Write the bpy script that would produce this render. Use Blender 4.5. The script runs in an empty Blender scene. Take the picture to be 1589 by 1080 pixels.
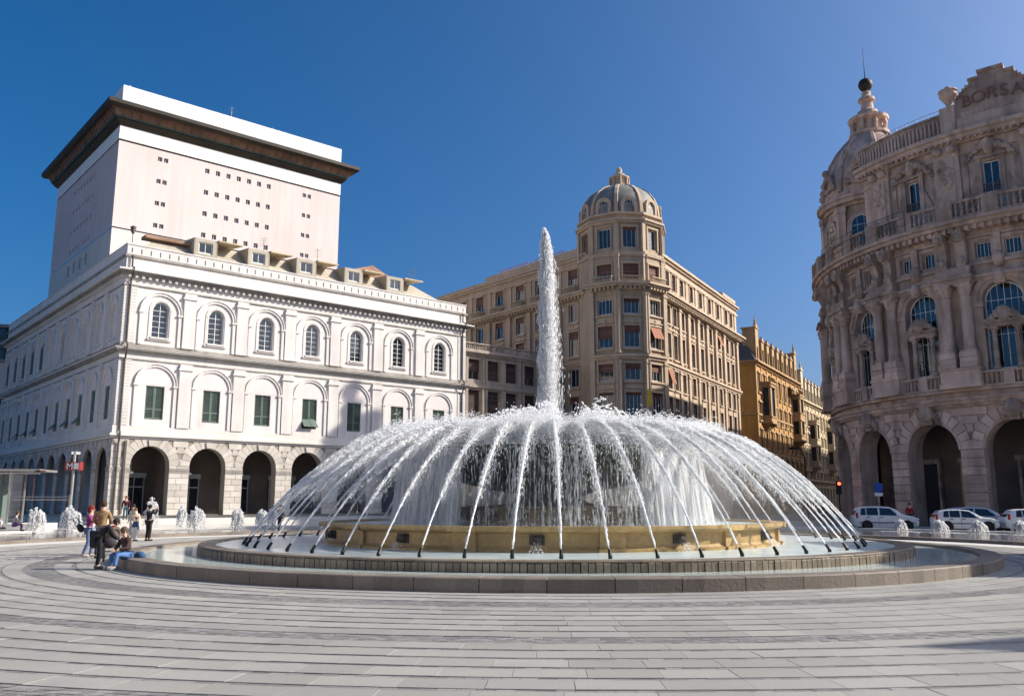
import bpy, math, random
import numpy as np
from mathutils import Vector, Matrix
random.seed(7); np.random.seed(7)
PI = math.pi
rad = math.radians
S = bpy.context.scene
COL = S.collection

# ------------------------------------------------------------------ camera, sky, sun, exposure
SUN_AZ, SUN_EL = rad(4.4), rad(32.0)          # azimuth measured from +X towards +Y
cd = bpy.data.cameras.new('camera'); cam = bpy.data.objects.new('camera', cd); COL.objects.link(cam)
cd.sensor_width = 36.0; cd.lens = 36.0 * 1341 / 1589; cd.clip_start = .1; cd.clip_end = 9000
cam.location = (0, 0, 1.85); cam.rotation_euler = (PI / 2 + .1771, 0, 0)
S.camera = cam
W = bpy.data.worlds.new('World'); S.world = W; W.use_nodes = True
nt = W.node_tree; nt.nodes.clear()
sky = nt.nodes.new('ShaderNodeTexSky'); sky.sky_type = 'NISHITA'; sky.sun_disc = False
sky.sun_elevation = SUN_EL; sky.sun_rotation = PI / 2 - SUN_AZ
sky.altitude = 0; sky.air_density = .68; sky.dust_density = 4.2; sky.ozone_density = 5.0
bg = nt.nodes.new('ShaderNodeBackground'); bg.inputs[1].default_value = .078
wo = nt.nodes.new('ShaderNodeOutputWorld')
hsv = nt.nodes.new('ShaderNodeHueSaturation'); hsv.inputs['Saturation'].default_value = 1.34; hsv.inputs['Hue'].default_value = .496
nt.links.new(sky.outputs[0], hsv.inputs['Color']); nt.links.new(hsv.outputs[0], bg.inputs[0]); nt.links.new(bg.outputs[0], wo.inputs[0])
sl = bpy.data.lights.new('sun', 'SUN'); sl.energy = 3.2; sl.angle = rad(.53); sl.color = (1, .93, .82)
so = bpy.data.objects.new('sun', sl); COL.objects.link(so)
sdir = Vector((math.cos(SUN_EL) * math.cos(SUN_AZ), math.cos(SUN_EL) * math.sin(SUN_AZ), math.sin(SUN_EL)))
so.rotation_euler = sdir.to_track_quat('Z', 'Y').to_euler(); so.location = (60, 0, 60)
vs = S.view_settings; vs.view_transform = 'Standard'; vs.look = 'None'; vs.gamma = 1; vs.exposure = 1.1
vs.use_curve_mapping = False
S.cycles.max_bounces = 14; S.cycles.diffuse_bounces = 6; S.cycles.transmission_bounces = 8; S.cycles.transparent_max_bounces = 24

# ------------------------------------------------------------------ materials
def mk(name, col, rough=.85, var=.14, scale=.5, fine=9, streak=0, rnd=0, bump=0, bscale=14, metal=0, spec=.3, stain=None, slo=.52):
    m = bpy.data.materials.new(name); m.use_nodes = True
    N = m.node_tree.nodes; L = m.node_tree.links
    b = N['Principled BSDF']
    b.inputs['Roughness'].default_value = rough; b.inputs['Metallic'].default_value = metal
    b.inputs['Specular IOR Level'].default_value = spec
    geo = N.new('ShaderNodeNewGeometry')
    def noise(sc, zs=1, det=4):
        mp = N.new('ShaderNodeMapping'); mp.inputs['Scale'].default_value = (1, 1, zs)
        L.new(geo.outputs['Position'], mp.inputs[0])
        n = N.new('ShaderNodeTexNoise'); n.inputs['Scale'].default_value = sc; n.inputs['Detail'].default_value = det
        L.new(mp.outputs[0], n.inputs['Vector']); return n.outputs['Fac']
    def mr(x, a, c, lo=.3, hi=.7):
        r = N.new('ShaderNodeMapRange'); r.inputs[1].default_value = lo; r.inputs[2].default_value = hi
        r.inputs[3].default_value = a; r.inputs[4].default_value = c; L.new(x, r.inputs[0]); return r.outputs[0]
    def mul(a, c):
        r = N.new('ShaderNodeMath'); r.operation = 'MULTIPLY'; L.new(a, r.inputs[0]); L.new(c, r.inputs[1]); return r.outputs[0]
    f = mr(noise(scale), 1 - var, 1 + var)
    f = mul(f, mr(noise(fine), 1 - var * .6, 1 + var * .6))
    if streak: f = mul(f, mr(noise(1.6, .07, 5), 1 - streak, 1 + streak * .3))
    if rnd:
        oi = N.new('ShaderNodeObjectInfo')
        ad = N.new('ShaderNodeMath'); ad.operation = 'ADD'
        L.new(oi.outputs['Random'], ad.inputs[0]); L.new(geo.outputs['Random Per Island'], ad.inputs[1])
        fr_ = N.new('ShaderNodeMath'); fr_.operation = 'FRACT'; L.new(ad.outputs[0], fr_.inputs[0])
        f = mul(f, mr(fr_.outputs[0], 1 - rnd, 1 + rnd, 0, 1))
    hs = N.new('ShaderNodeHueSaturation'); hs.inputs['Color'].default_value = (*col, 1)
    L.new(f, hs.inputs['Value'])
    out = hs.outputs[0]
    if stain:
        mx = N.new('ShaderNodeMix'); mx.data_type = 'RGBA'; mx.inputs['B'].default_value = (*stain, 1)
        L.new(out, mx.inputs['A']); L.new(mr(noise(.9, .35, 6), 0, .8, slo, slo + .22), mx.inputs['Factor']); out = mx.outputs['Result']
    L.new(out, b.inputs['Base Color'])
    if bump:
        bp = N.new('ShaderNodeBump'); bp.inputs['Strength'].default_value = bump; bp.inputs['Distance'].default_value = .05
        L.new(noise(bscale, 1, 5), bp.inputs['Height']); L.new(bp.outputs[0], b.inputs['Normal'])
    return m

M = {}
M['plaster'] = mk('white_plaster', (.69, .645, .61), streak=.13, var=.05, scale=.25)
M['plaster_trim'] = mk('plaster_trim', (.67, .63, .595), streak=.12, var=.07)
M['rose_plaster'] = mk('rose_plaster', (.70, .62, .60), var=.05)
M['ashlar'] = mk('ashlar_stone', (.53, .485, .43), rnd=.13, var=.12, bump=.25, stain=(.34, .29, .24))
M['ashlar_back'] = mk('ashlar_joint', (.30, .265, .225), var=.1)
M['cornice_grey'] = mk('grey_cornice', (.33, .305, .275), var=.2, streak=.2)  # darker grey for thin mouldings, imposts and eaves
M['cornice_light'] = mk('cornice_edge', (.66, .62, .57), var=.1)
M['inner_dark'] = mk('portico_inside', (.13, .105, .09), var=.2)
M['glass'] = mk('window_glass', (.018, .024, .03), rough=.05, var=.3, scale=.4, spec=.9)
M['win_white'] = mk('white_window_paint', (.72, .72, .70), rough=.5, var=.05)
M['win_grey'] = mk('grey_window_paint', (.34, .35, .36), rough=.5, var=.08)
M['green'] = mk('green_shutter_paint', (.125, .17, .145), rough=.55, var=.18, rnd=.12)
M['drain'] = mk('dark_drainpipe', (.10, .085, .075), rough=.5)
M['tower_plaster'] = mk('tower_plaster', (.63, .53, .505), var=.05, scale=.12, streak=.08)
M['tower_base'] = mk('tower_base_plaster', (.62, .575, .53), var=.06)
M['tower_white'] = mk('tower_white', (.80, .79, .77), var=.03)
M['bronze_dark'] = mk('dark_cornice_metal', (.035, .028, .022), rough=.6, var=.25, metal=.3)
M['bronze_brown'] = mk('brown_cornice_metal', (.17, .095, .062), rough=.6, var=.3, streak=.3)
M['verdigris'] = mk('verdigris_edge', (.03, .07, .055), rough=.6, var=.3)
M['hole'] = mk('small_window_dark', (.03, .03, .033), rough=.3, var=.2)
M['roof_beige'] = mk('beige_roof', (.43, .385, .31), var=.12, streak=.1)
M['tile_red'] = mk('roof_tile', (.33, .20, .14), var=.25, bump=.4)
M['sand'] = mk('sandstone', (.435, .335, .24), var=.10, streak=.2, stain=(.36, .285, .225))
M['sand_trim'] = mk('sandstone_trim', (.495, .385, .28), var=.10, streak=.18)
M['dark_blind'] = mk('dark_shutter', (.075, .05, .045), var=.15, rnd=.3)
M['shaded_sand'] = mk('shaded_sandstone', (.37, .315, .265), var=.12, streak=.2, stain=(.26, .22, .185))  # darker, greyer sandstone: the loggia wing's shade is put into the colour
M['blind'] = mk('rust_blind', (.17, .09, .072), rough=.8, var=.12, rnd=.35)
M['orange_blind'] = mk('orange_awning', (.30, .125, .075), rough=.8, var=.12)
M['dome_grey'] = mk('dome_slate', (.23, .225, .205), rough=.6, var=.22, streak=.25)
M['terrace_red'] = mk('terrace_red', (.45, .10, .10), var=.2)
M['borsa'] = mk('pink_stone', (.57, .42, .34), var=.16, scale=.8, streak=.32, bump=.5, stain=(.25, .18, .145), slo=.49)
M['borsa_block'] = mk('pink_ashlar', (.58, .425, .345), var=.16, rnd=.2, bump=.6, stain=(.27, .195, .16), slo=.49)
M['borsa_dark'] = mk('pink_stone_weathered', (.45, .335, .27), var=.28, scale=1.2, streak=.35, bump=.6, stain=(.17, .125, .10), slo=.49)
M['letter'] = mk('letter_rust', (.20, .115, .095), var=.15)
M['ochre'] = mk('ochre_plaster', (.47, .265, .085), var=.12, streak=.16)
M['ochre_trim'] = mk('ochre_trim', (.44, .29, .15), var=.15, streak=.16)
M['cream'] = mk('cream_plaster', (.56, .46, .31), var=.12, streak=.18)
M['slate'] = mk('slate_roof', (.10, .10, .105), rough=.6, var=.2)
M['asphalt'] = mk('asphalt', (.13, .127, .12), var=.2, bump=.2)
M['slab'] = mk('paving_granite', (.305, .293, .267), rough=.7, var=.10, scale=.35, fine=25, rnd=.10, bump=.12, bscale=45, stain=(.285, .275, .26))
M['sett'] = mk('paving_sett', (.225, .218, .208), rough=.75, var=.15, fine=30, rnd=.25, bump=.3, bscale=40)
M['joint'] = mk('paving_joint', (.22, .21, .195), var=.2, fine=30)
M['basin'] = mk('basin_stone', (.185, .155, .125), rough=.6, var=.18, fine=20, rnd=.13, bump=.25, stain=(.11, .09, .075))
M['rib'] = mk('ribbed_rim_stone', (.20, .16, .115), rough=.5, var=.25, fine=12, rnd=.25, bump=.2, stain=(.12, .095, .07))
M['marble'] = mk('ochre_marble', (.40, .265, .105), rough=.45, var=.28, fine=7, rnd=.06, bump=.15, stain=(.30, .20, .09))
M['bowl'] = mk('bronze_bowl', (.055, .065, .04), rough=.45, var=.35, fine=6, streak=.4, metal=.35)
M['spout'] = mk('spout_bronze', (.055, .045, .035), rough=.5, metal=.3, var=.3)
M['nozzle'] = mk('nozzle_metal', (.02, .02, .02), rough=.4, metal=.5)
M['car_white'] = mk('white_car_paint', (.70, .71, .72), rough=.22, var=.02, spec=.6)
M['car_blue'] = mk('pale_blue_car_paint', (.40, .47, .55), rough=.22, var=.02, spec=.6)
M['car_glass'] = mk('car_glass', (.012, .018, .022), rough=.04, var=.1, spec=.9)
M['rubber'] = mk('rubber', (.018, .018, .018), rough=.8)
M['alloy'] = mk('wheel_silver', (.45, .46, .47), rough=.35, metal=.7)
M['lamp_clear'] = mk('headlight', (.6, .62, .63), rough=.1, spec=.8)
M['lamp_red'] = mk('rear_light', (.35, .02, .015), rough=.2)
M['black'] = mk('black_plastic', (.02, .02, .021), rough=.6)
M['steel'] = mk('brushed_steel', (.38, .37, .36), rough=.35, metal=.6, var=.1)
M['red'] = mk('sign_red', (.24, .028, .026), rough=.4, var=.06)
M['sign_dark'] = mk('dark_red_edge', (.06, .018, .018), rough=.5)
M['white'] = mk('white_paint', (.78, .78, .76), rough=.5, var=.03)
M['blue_sign'] = mk('sign_blue', (.02, .07, .33), rough=.4)
M['pool_floor'] = mk('brown_pool_stone', (.135, .10, .078), rough=.22, var=.25, spec=.5, bump=.08)
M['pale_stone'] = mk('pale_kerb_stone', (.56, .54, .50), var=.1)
M['wire'] = mk('cable', (.22, .21, .17), rough=.5)
M['yellow'] = mk('flag_yellow', (.7, .5, .03))

def mat_glow(name, col, st):
    m = bpy.data.materials.new(name); m.use_nodes = True
    b = m.node_tree.nodes['Principled BSDF']; b.inputs['Base Color'].default_value = (*col, 1)
    b.inputs['Emission Color'].default_value = (*col, 1); b.inputs['Emission Strength'].default_value = st
    return m
M['red_light'] = mat_glow('red_signal', (1, .06, .02), 4)

def mat_clear(name):
    m = bpy.data.materials.new(name); m.use_nodes = True
    N = m.node_tree.nodes; L = m.node_tree.links; N.clear()
    o = N.new('ShaderNodeOutputMaterial'); t = N.new('ShaderNodeBsdfTransparent'); t.inputs[0].default_value = (.80, .86, .84, 1)
    g = N.new('ShaderNodeBsdfGlossy'); g.inputs['Roughness'].default_value = .05
    f = N.new('ShaderNodeFresnel'); f.inputs[0].default_value = 1.5
    mx = N.new('ShaderNodeMixShader'); L.new(f.outputs[0], mx.inputs[0]); L.new(t.outputs[0], mx.inputs[1]); L.new(g.outputs[0], mx.inputs[2])
    L.new(mx.outputs[0], o.inputs[0]); return m
M['clear'] = mat_clear('clear_glass')

def mat_spray(name, clear, holes=None):
    """white aerated water: light scatters at the surface and through it; 'clear' is how much passes straight on"""
    m = bpy.data.materials.new(name); m.use_nodes = True
    N = m.node_tree.nodes; L = m.node_tree.links; N.clear()
    o = N.new('ShaderNodeOutputMaterial')
    d = N.new('ShaderNodeBsdfDiffuse'); d.inputs[0].default_value = (.975, .98, .985, 1)
    tl = N.new('ShaderNodeBsdfTranslucent'); tl.inputs[0].default_value = (.975, .98, .985, 1)
    g = N.new('ShaderNodeBsdfGlossy'); g.inputs['Roughness'].default_value = .25
    a = N.new('ShaderNodeMixShader'); a.inputs[0].default_value = .6; L.new(d.outputs[0], a.inputs[1]); L.new(tl.outputs[0], a.inputs[2])
    b = N.new('ShaderNodeMixShader'); b.inputs[0].default_value = .08; L.new(a.outputs[0], b.inputs[1]); L.new(g.outputs[0], b.inputs[2])
    t = N.new('ShaderNodeBsdfTransparent')
    c = N.new('ShaderNodeMixShader'); c.inputs[0].default_value = clear; L.new(b.outputs[0], c.inputs[1]); L.new(t.outputs[0], c.inputs[2])
    if holes:
        tc = N.new('ShaderNodeTexCoord'); mp = N.new('ShaderNodeMapping'); mp.inputs['Scale'].default_value = holes[0]
        n = N.new('ShaderNodeTexNoise'); n.inputs['Scale'].default_value = 1; n.inputs['Detail'].default_value = 5
        L.new(tc.outputs['UV'], mp.inputs[0]); L.new(mp.outputs[0], n.inputs['Vector'])
        r = N.new('ShaderNodeMapRange'); r.inputs[1].default_value = holes[1]; r.inputs[2].default_value = holes[2]
        r.inputs[3].default_value = 1; r.inputs[4].default_value = clear
        L.new(n.outputs['Fac'], r.inputs[0]); L.new(r.outputs[0], c.inputs[0])
    L.new(c.outputs[0], o.inputs[0]); return m
M['spray'] = mat_spray('spray_white', .2)
M['mist'] = mat_spray('spray_thin', .32)
M['sheet'] = mat_spray('falling_sheet', .04, ((90, 2.2, 1), .36, .50))

def mat_pool(name, col, rough=.06, foam=0):
    m = bpy.data.materials.new(name); m.use_nodes = True
    N = m.node_tree.nodes; L = m.node_tree.links; b = N['Principled BSDF']
    b.inputs['Roughness'].default_value = rough; b.inputs['Specular IOR Level'].default_value = .6
    geo = N.new('ShaderNodeNewGeometry')
    n = N.new('ShaderNodeTexNoise'); n.inputs['Scale'].default_value = 3.2; n.inputs['Detail'].default_value = 4
    L.new(geo.outputs['Position'], n.inputs['Vector'])
    bp = N.new('ShaderNodeBump'); bp.inputs['Strength'].default_value = .22; bp.inputs['Distance'].default_value = .04
    L.new(n.outputs['Fac'], bp.inputs['Height']); L.new(bp.outputs[0], b.inputs['Normal'])
    n2 = N.new('ShaderNodeTexNoise'); n2.inputs['Scale'].default_value = 1.1; n2.inputs['Detail'].default_value = 6
    L.new(geo.outputs['Position'], n2.inputs['Vector'])
    mx = N.new('ShaderNodeMix'); mx.data_type = 'RGBA'
    mx.inputs['A'].default_value = (*col, 1); mx.inputs['B'].default_value = (.72, .78, .78, 1)
    r = N.new('ShaderNodeMapRange'); r.inputs[1].default_value = .45; r.inputs[2].default_value = .7; r.inputs[3].default_value = 0; r.inputs[4].default_value = foam
    L.new(n2.outputs['Fac'], r.inputs[0]); L.new(r.outputs[0], mx.inputs['Factor']); L.new(mx.outputs['Result'], b.inputs['Base Color'])
    return m
M['pool_in'] = mat_pool('foaming_pool_water', (.58, .70, .69), .22, .95)
M['pool_out'] = mat_pool('pale_reflecting_water', (.54, .62, .58), .10, .35)  # reflected fountain and sky put into the pale base colour
M['pool_low'] = mat_pool('shallow_pool_water', (.12, .09, .07), .05, .05)

# plaza paving beyond the individually laid slabs: rings round the fountain, as one brick pattern in polar coordinates
def mat_plaza():
    m = mk('plaza_granite', (.325, .312, .287), rough=.75, var=.08, scale=.3, fine=20, stain=(.285, .275, .26))
    N = m.node_tree.nodes; L = m.node_tree.links; b = N['Principled BSDF']
    geo = N.new('ShaderNodeNewGeometry'); sub = N.new('ShaderNodeVectorMath'); sub.operation = 'SUBTRACT'; sub.inputs[1].default_value = (1.44, 33.57, 0)
    L.new(geo.outputs['Position'], sub.inputs[0])
    sp = N.new('ShaderNodeSeparateXYZ'); L.new(sub.outputs[0], sp.inputs[0])
    at = N.new('ShaderNodeMath'); at.operation = 'ARCTAN2'; L.new(sp.outputs[1], at.inputs[0]); L.new(sp.outputs[0], at.inputs[1])
    am = N.new('ShaderNodeMath'); am.operation = 'MULTIPLY'; am.inputs[1].default_value = 30; L.new(at.outputs[0], am.inputs[0])
    ln = N.new('ShaderNodeVectorMath'); ln.operation = 'LENGTH'; L.new(sub.outputs[0], ln.inputs[0])
    cb = N.new('ShaderNodeCombineXYZ'); L.new(am.outputs[0], cb.inputs[0]); L.new(ln.outputs['Value'], cb.inputs[1])
    br = N.new('ShaderNodeTexBrick'); br.inputs['Scale'].default_value = 1; br.inputs['Mortar Size'].default_value = .022
    br.inputs['Brick Width'].default_value = .9; br.inputs['Row Height'].default_value = .6; br.inputs['Mortar'].default_value = (.5, .5, .5, 1)
    br.inputs['Color1'].default_value = (1, 1, 1, 1); br.inputs['Color2'].default_value = (.86, .86, .86, 1)
    L.new(cb.outputs[0], br.inputs['Vector'])
    src = b.inputs['Base Color'].links[0].from_socket
    mx = N.new('ShaderNodeMix'); mx.data_type = 'RGBA'; mx.blend_type = 'MULTIPLY'; mx.inputs['Factor'].default_value = 1
    L.new(src, mx.inputs['A']); L.new(br.outputs['Color'], mx.inputs['B']); L.new(mx.outputs['Result'], b.inputs['Base Color'])
    return m
M['plaza'] = mat_plaza()

# ------------------------------------------------------------------ object helpers
def obj(name, me, parent=None, mat4=None):
    o = bpy.data.objects.new(name, me); COL.objects.link(o)
    if parent is not None:
        o.parent = parent
        if parent.get('_base') is not None: o.matrix_parent_inverse = Matrix.Translation(-Vector(parent['_base']))
    if mat4 is not None: o.matrix_basis = mat4
    return o

def tag(o, label, cat, group=None):
    o['label'] = label; o['category'] = cat
    if group: o['group'] = group
    return o

def thing(name, loc, label, cat, group=None):
    """an Empty at the thing's base; children are given in world coordinates"""
    o = bpy.data.objects.new(name, None); COL.objects.link(o); o.location = loc; o['_base'] = list(loc)
    o.empty_display_size = .2
    return tag(o, label, cat, group)

def root(name, label, cat, group=None, loc=(0, 0, 0), rz=0):
    """an Empty whose children are given in its own coordinates"""
    o = bpy.data.objects.new(name, None); COL.objects.link(o); o.location = loc; o.rotation_euler = (0, 0, rz)
    o.empty_display_size = .2
    return tag(o, label, cat, group)

class Frame:
    """facade coordinates: s to the right along the wall (seen from outside), t outwards, z up"""
    def __init__(f, P, u): f.P = Vector((P[0], P[1])); f.u = Vector((u[0], u[1])).normalized(); f.n = Vector((f.u.y, -f.u.x))
    def pt(f, s, t, z): q = f.P + f.u * s + f.n * t; return (q.x, q.y, z)
    def mat(f, s, t, z):
        x, y, _ = f.pt(s, t, z)
        return Matrix(((f.u.x, -f.n.x, 0, x), (f.u.y, -f.n.y, 0, y), (0, 0, 1, z), (0, 0, 0, 1)))
class Cyl:
    def __init__(f, c, R, th0): f.c = c; f.R = R; f.th0 = th0
    def pt(f, s, t, z): a = f.th0 + s / f.R; r = f.R + t; return (f.c[0] + r * math.cos(a), f.c[1] + r * math.sin(a), z)
    def mat(f, s, t, z):
        a = f.th0 + s / f.R; x, y, _ = f.pt(s, t, z); n = (math.cos(a), math.sin(a)); u = (-n[1], n[0])
        return Matrix(((u[0], -n[0], 0, x), (u[1], -n[1], 0, y), (0, 0, 1, z), (0, 0, 0, 1)))
class Loc:
    """plain local frame: s = x, t = -y"""
    def pt(f, s, t, z): return (s, -t, z)
LOC = Loc()

class MB:
    def __init__(b): b.v = []; b.f = []; b.m = []
    def add(b, vs, fs, mi=0):
        n = len(b.v); b.v.extend(vs)
        for q in fs: b.f.append([i + n for i in q]); b.m.append(mi)
    def box(b, fr, s0, s1, t0, t1, z0, z1, mi=0, step=1e9):
        n = max(1, int(math.ceil((s1 - s0) / step)))
        for i in range(n):
            a = s0 + (s1 - s0) * i / n; c = s0 + (s1 - s0) * (i + 1) / n
            v = [fr.pt(x, t, z) for z in (z0, z1) for x, t in ((a, t0), (c, t0), (c, t1), (a, t1))]
            fs = [(3, 2, 1, 0), (4, 5, 6, 7), (0, 1, 5, 4), (2, 3, 7, 6)]
            if i == 0: fs.append((3, 0, 4, 7))
            if i == n - 1: fs.append((1, 2, 6, 5))
            b.add(v, fs, mi)
        return b
    def prism(b, fr, poly, t0, t1, mi=0):
        """polygon in (s,z) pushed from t0 to t1"""
        n = len(poly); v = [fr.pt(s, t0, z) for s, z in poly] + [fr.pt(s, t1, z) for s, z in poly]
        b.add(v, [tuple(range(n - 1, -1, -1)), tuple(range(n, 2 * n))] + [(i, (i + 1) % n, n + (i + 1) % n, n + i) for i in range(n)], mi)
        return b
    def lathe(b, c, prof, n=24, a0=0, a1=2 * PI, mi=0, rf=None):
        full = abs(a1 - a0 - 2 * PI) < 1e-6; k = n if full else n + 1; v = []
        for i in range(k):
            a = a0 + (a1 - a0) * i / n
            for r, z in prof:
                rr = r * (rf(a) if rf else 1); v.append((c[0] + rr * math.cos(a), c[1] + rr * math.sin(a), z))
        p = len(prof); fs = []
        for i in range(n):
            j = (i + 1) % k
            for q in range(p - 1): fs.append((i * p + q, j * p + q, j * p + q + 1, i * p + q + 1))
        b.add(v, fs, mi); return b
    def tube(b, pts, r, n=6, mi=0, cap=True):
        pts = [Vector(p) for p in pts]; R = r if isinstance(r, (list, tuple)) else [r] * len(pts); v = []
        for i, p in enumerate(pts):
            d = (pts[min(i + 1, len(pts) - 1)] - pts[max(i - 1, 0)]).normalized()
            x = d.cross(Vector((0, 0, 1)) if abs(d.z) < .9 else Vector((1, 0, 0))).normalized(); y = d.cross(x)
            for k in range(n): a = 2 * PI * k / n; v.append(tuple(p + (x * math.cos(a) + y * math.sin(a)) * R[i]))
        fs = [(i * n + k, i * n + (k + 1) % n, (i + 1) * n + (k + 1) % n, (i + 1) * n + k) for i in range(len(pts) - 1) for k in range(n)]
        if cap: fs += [tuple(range(n - 1, -1, -1)), tuple(range((len(pts) - 1) * n, len(pts) * n))]
        b.add(v, fs, mi); return b
    def ball(b, c, r, n=8, m=5, mi=0):
        r = r if isinstance(r, (tuple, list)) else (r, r, r); v = []; fs = []
        for j in range(m + 1):
            p = -PI / 2 + PI * j / m
            for k in range(n):
                a = 2 * PI * k / n; v.append((c[0] + r[0] * math.cos(p) * math.cos(a), c[1] + r[1] * math.cos(p) * math.sin(a), c[2] + r[2] * math.sin(p)))
        for j in range(m):
            for k in range(n): fs.append((j * n + k, j * n + (k + 1) % n, (j + 1) * n + (k + 1) % n, (j + 1) * n + k))
        b.add(v, fs, mi); return b
    def mesh(b, name, mats, smooth=False):
        me = bpy.data.meshes.new(name); me.from_pydata(b.v, [], b.f)
        for m in (mats if isinstance(mats, (list, tuple)) else [mats]): me.materials.append(m)
        if any(b.m): me.polygons.foreach_set('material_index', b.m)
        if smooth: me.polygons.foreach_set('use_smooth', [True] * len(b.f))
        me.update(); return me
    def build(b, name, mats, parent=None, smooth=False, stuff=False):
        o = obj(name, b.mesh(name, mats, smooth), parent)
        if stuff: o['kind'] = 'stuff'
        return o

def fast_mesh(name, V, T, mat, uv=None):
    """triangles from numpy arrays"""
    me = bpy.data.meshes.new(name); me.vertices.add(len(V)); me.vertices.foreach_set('co', np.asarray(V, np.float32).ravel())
    k = T.shape[1]
    me.loops.add(T.size); me.loops.foreach_set('vertex_index', np.asarray(T, np.int32).ravel())
    me.polygons.add(len(T)); me.polygons.foreach_set('loop_start', np.arange(0, T.size, k, dtype=np.int32))
    me.update(calc_edges=True)
    me.materials.append(mat); me.validate(); return me

def wall(b, fr, s0, s1, z0, z1, holes=(), t=0, depth=.35, step=1e9, mi=0, mr=None):
    """wall sheet with real openings (a, b, bottom, top, arched) and their reveals"""
    mr = mi if mr is None else mr
    cs = {s0, s1}; cz = {z0, z1}
    for h in holes: cs |= {h[0], h[1]}; cz |= {h[2], h[3]}
    k = s0
    while k + step < s1: k += step; cs.add(k)
    cs = sorted(x for x in cs if s0 - 1e-6 <= x <= s1 + 1e-6); cz = sorted(x for x in cz if z0 - 1e-6 <= x <= z1 + 1e-6)
    for i in range(len(cs) - 1):
        for j in range(len(cz) - 1):
            mx, mz = (cs[i] + cs[i + 1]) / 2, (cz[j] + cz[j + 1]) / 2
            if cs[i + 1] - cs[i] < 1e-5 or cz[j + 1] - cz[j] < 1e-5: continue
            if any(h[0] < mx < h[1] and h[2] < mz < h[3] for h in holes): continue
            b.add([fr.pt(cs[i], t, cz[j]), fr.pt(cs[i + 1], t, cz[j]), fr.pt(cs[i + 1], t, cz[j + 1]), fr.pt(cs[i], t, cz[j + 1])], [(0, 1, 2, 3)], mi)
    for h in holes:
        a, c, lo, hi = h[:4]; path = [(a, lo), (a, hi), (c, hi), (c, lo)]
        if len(h) > 4 and h[4]:
            r = (c - a) / 2; x0 = (a + c) / 2; zs = hi - r; n = 12
            arc = [(x0 - r * math.cos(PI * q / n), zs + r * math.sin(PI * q / n)) for q in range(n + 1)]
            for q in range(n):
                (xa, za), (xb, zb) = arc[q], arc[q + 1]
                b.add([fr.pt(xa, t, za), fr.pt(xb, t, zb), fr.pt(xb, t, hi), fr.pt(xa, t, hi)], [(0, 1, 2, 3)], mi)
            path = [(a, lo)] + arc + [(c, lo)]
        path.append((a, lo))
        for (xa, za), (xb, zb) in zip(path, path[1:]):
            b.add([fr.pt(xa, t, za), fr.pt(xb, t, zb), fr.pt(xb, t - depth, zb), fr.pt(xa, t - depth, za)], [(0, 1, 2, 3)], mr)

def arc_strip(b, fr, x0, zs, r0, r1, t0, t1, a0=0, a1=PI, n=12, mi=0):
    """moulding that follows an arch"""
    for q in range(n):
        p0 = a0 + (a1 - a0) * q / n; p1 = a0 + (a1 - a0) * (q + 1) / n
        b.prism(fr, [(x0 - r0 * math.cos(p0), zs + r0 * math.sin(p0)), (x0 - r1 * math.cos(p0), zs + r1 * math.sin(p0)),
                     (x0 - r1 * math.cos(p1), zs + r1 * math.sin(p1)), (x0 - r0 * math.cos(p1), zs + r0 * math.sin(p1))], t0, t1, mi)

_wc = {}
def win_mesh(w, h, arch, cols, rows, fw=.07, bar=.028):
    key = (round(w, 2), round(h, 2), arch, cols, rows, fw)
    if key in _wc: return _wc[key]
    b = MB(); r = w / 2; top = h - r if arch else h
    b.box(LOC, -r, -r + fw, -.06, 0, 0, top); b.box(LOC, r - fw, r, -.06, 0, 0, top); b.box(LOC, -r + fw, r - fw, -.06, 0, 0, fw * 1.4)
    if arch: arc_strip(b, LOC, 0, top, r - fw, r, -.06, 0, n=10)
    else: b.box(LOC, -r + fw, r - fw, -.06, 0, h - fw, h)
    for i in range(1, cols):
        x = -r + w * i / cols; k = bar * (1.7 if 2 * i == cols else 1) / 2
        zt = top + math.sqrt(max(0, r * r - x * x)) - fw if arch else h - fw
        b.box(LOC, x - k, x + k, -.052, -.006, fw, zt)
    for j in range(1, rows):
        z = top * j / (rows - (0 if arch else 0)); k = bar / 2
        b.box(LOC, -r + fw, r - fw, -.048, -.01, z - k, z + k)
    if arch: b.box(LOC, -r + fw, r - fw, -.05, -.004, top - bar * .7, top + bar * .7)
    p = MB()
    if arch:
        n = 10; poly = [(-r * .97, .03), (r * .97, .03)] + [(r * .97 * math.cos(PI * q / n), top + r * .97 * math.sin(PI * q / n)) for q in range(n + 1)]
        p.add([(x, .035, z) for x, z in poly], [tuple(range(len(poly)))])
    else: p.add([(-r * .97, .035, .03), (r * .97, .035, .03), (r * .97, .035, h - .02), (-r * .97, .035, h - .02)], [(0, 1, 2, 3)])
    _wc[key] = (b, p, {}); return _wc[key]

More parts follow.
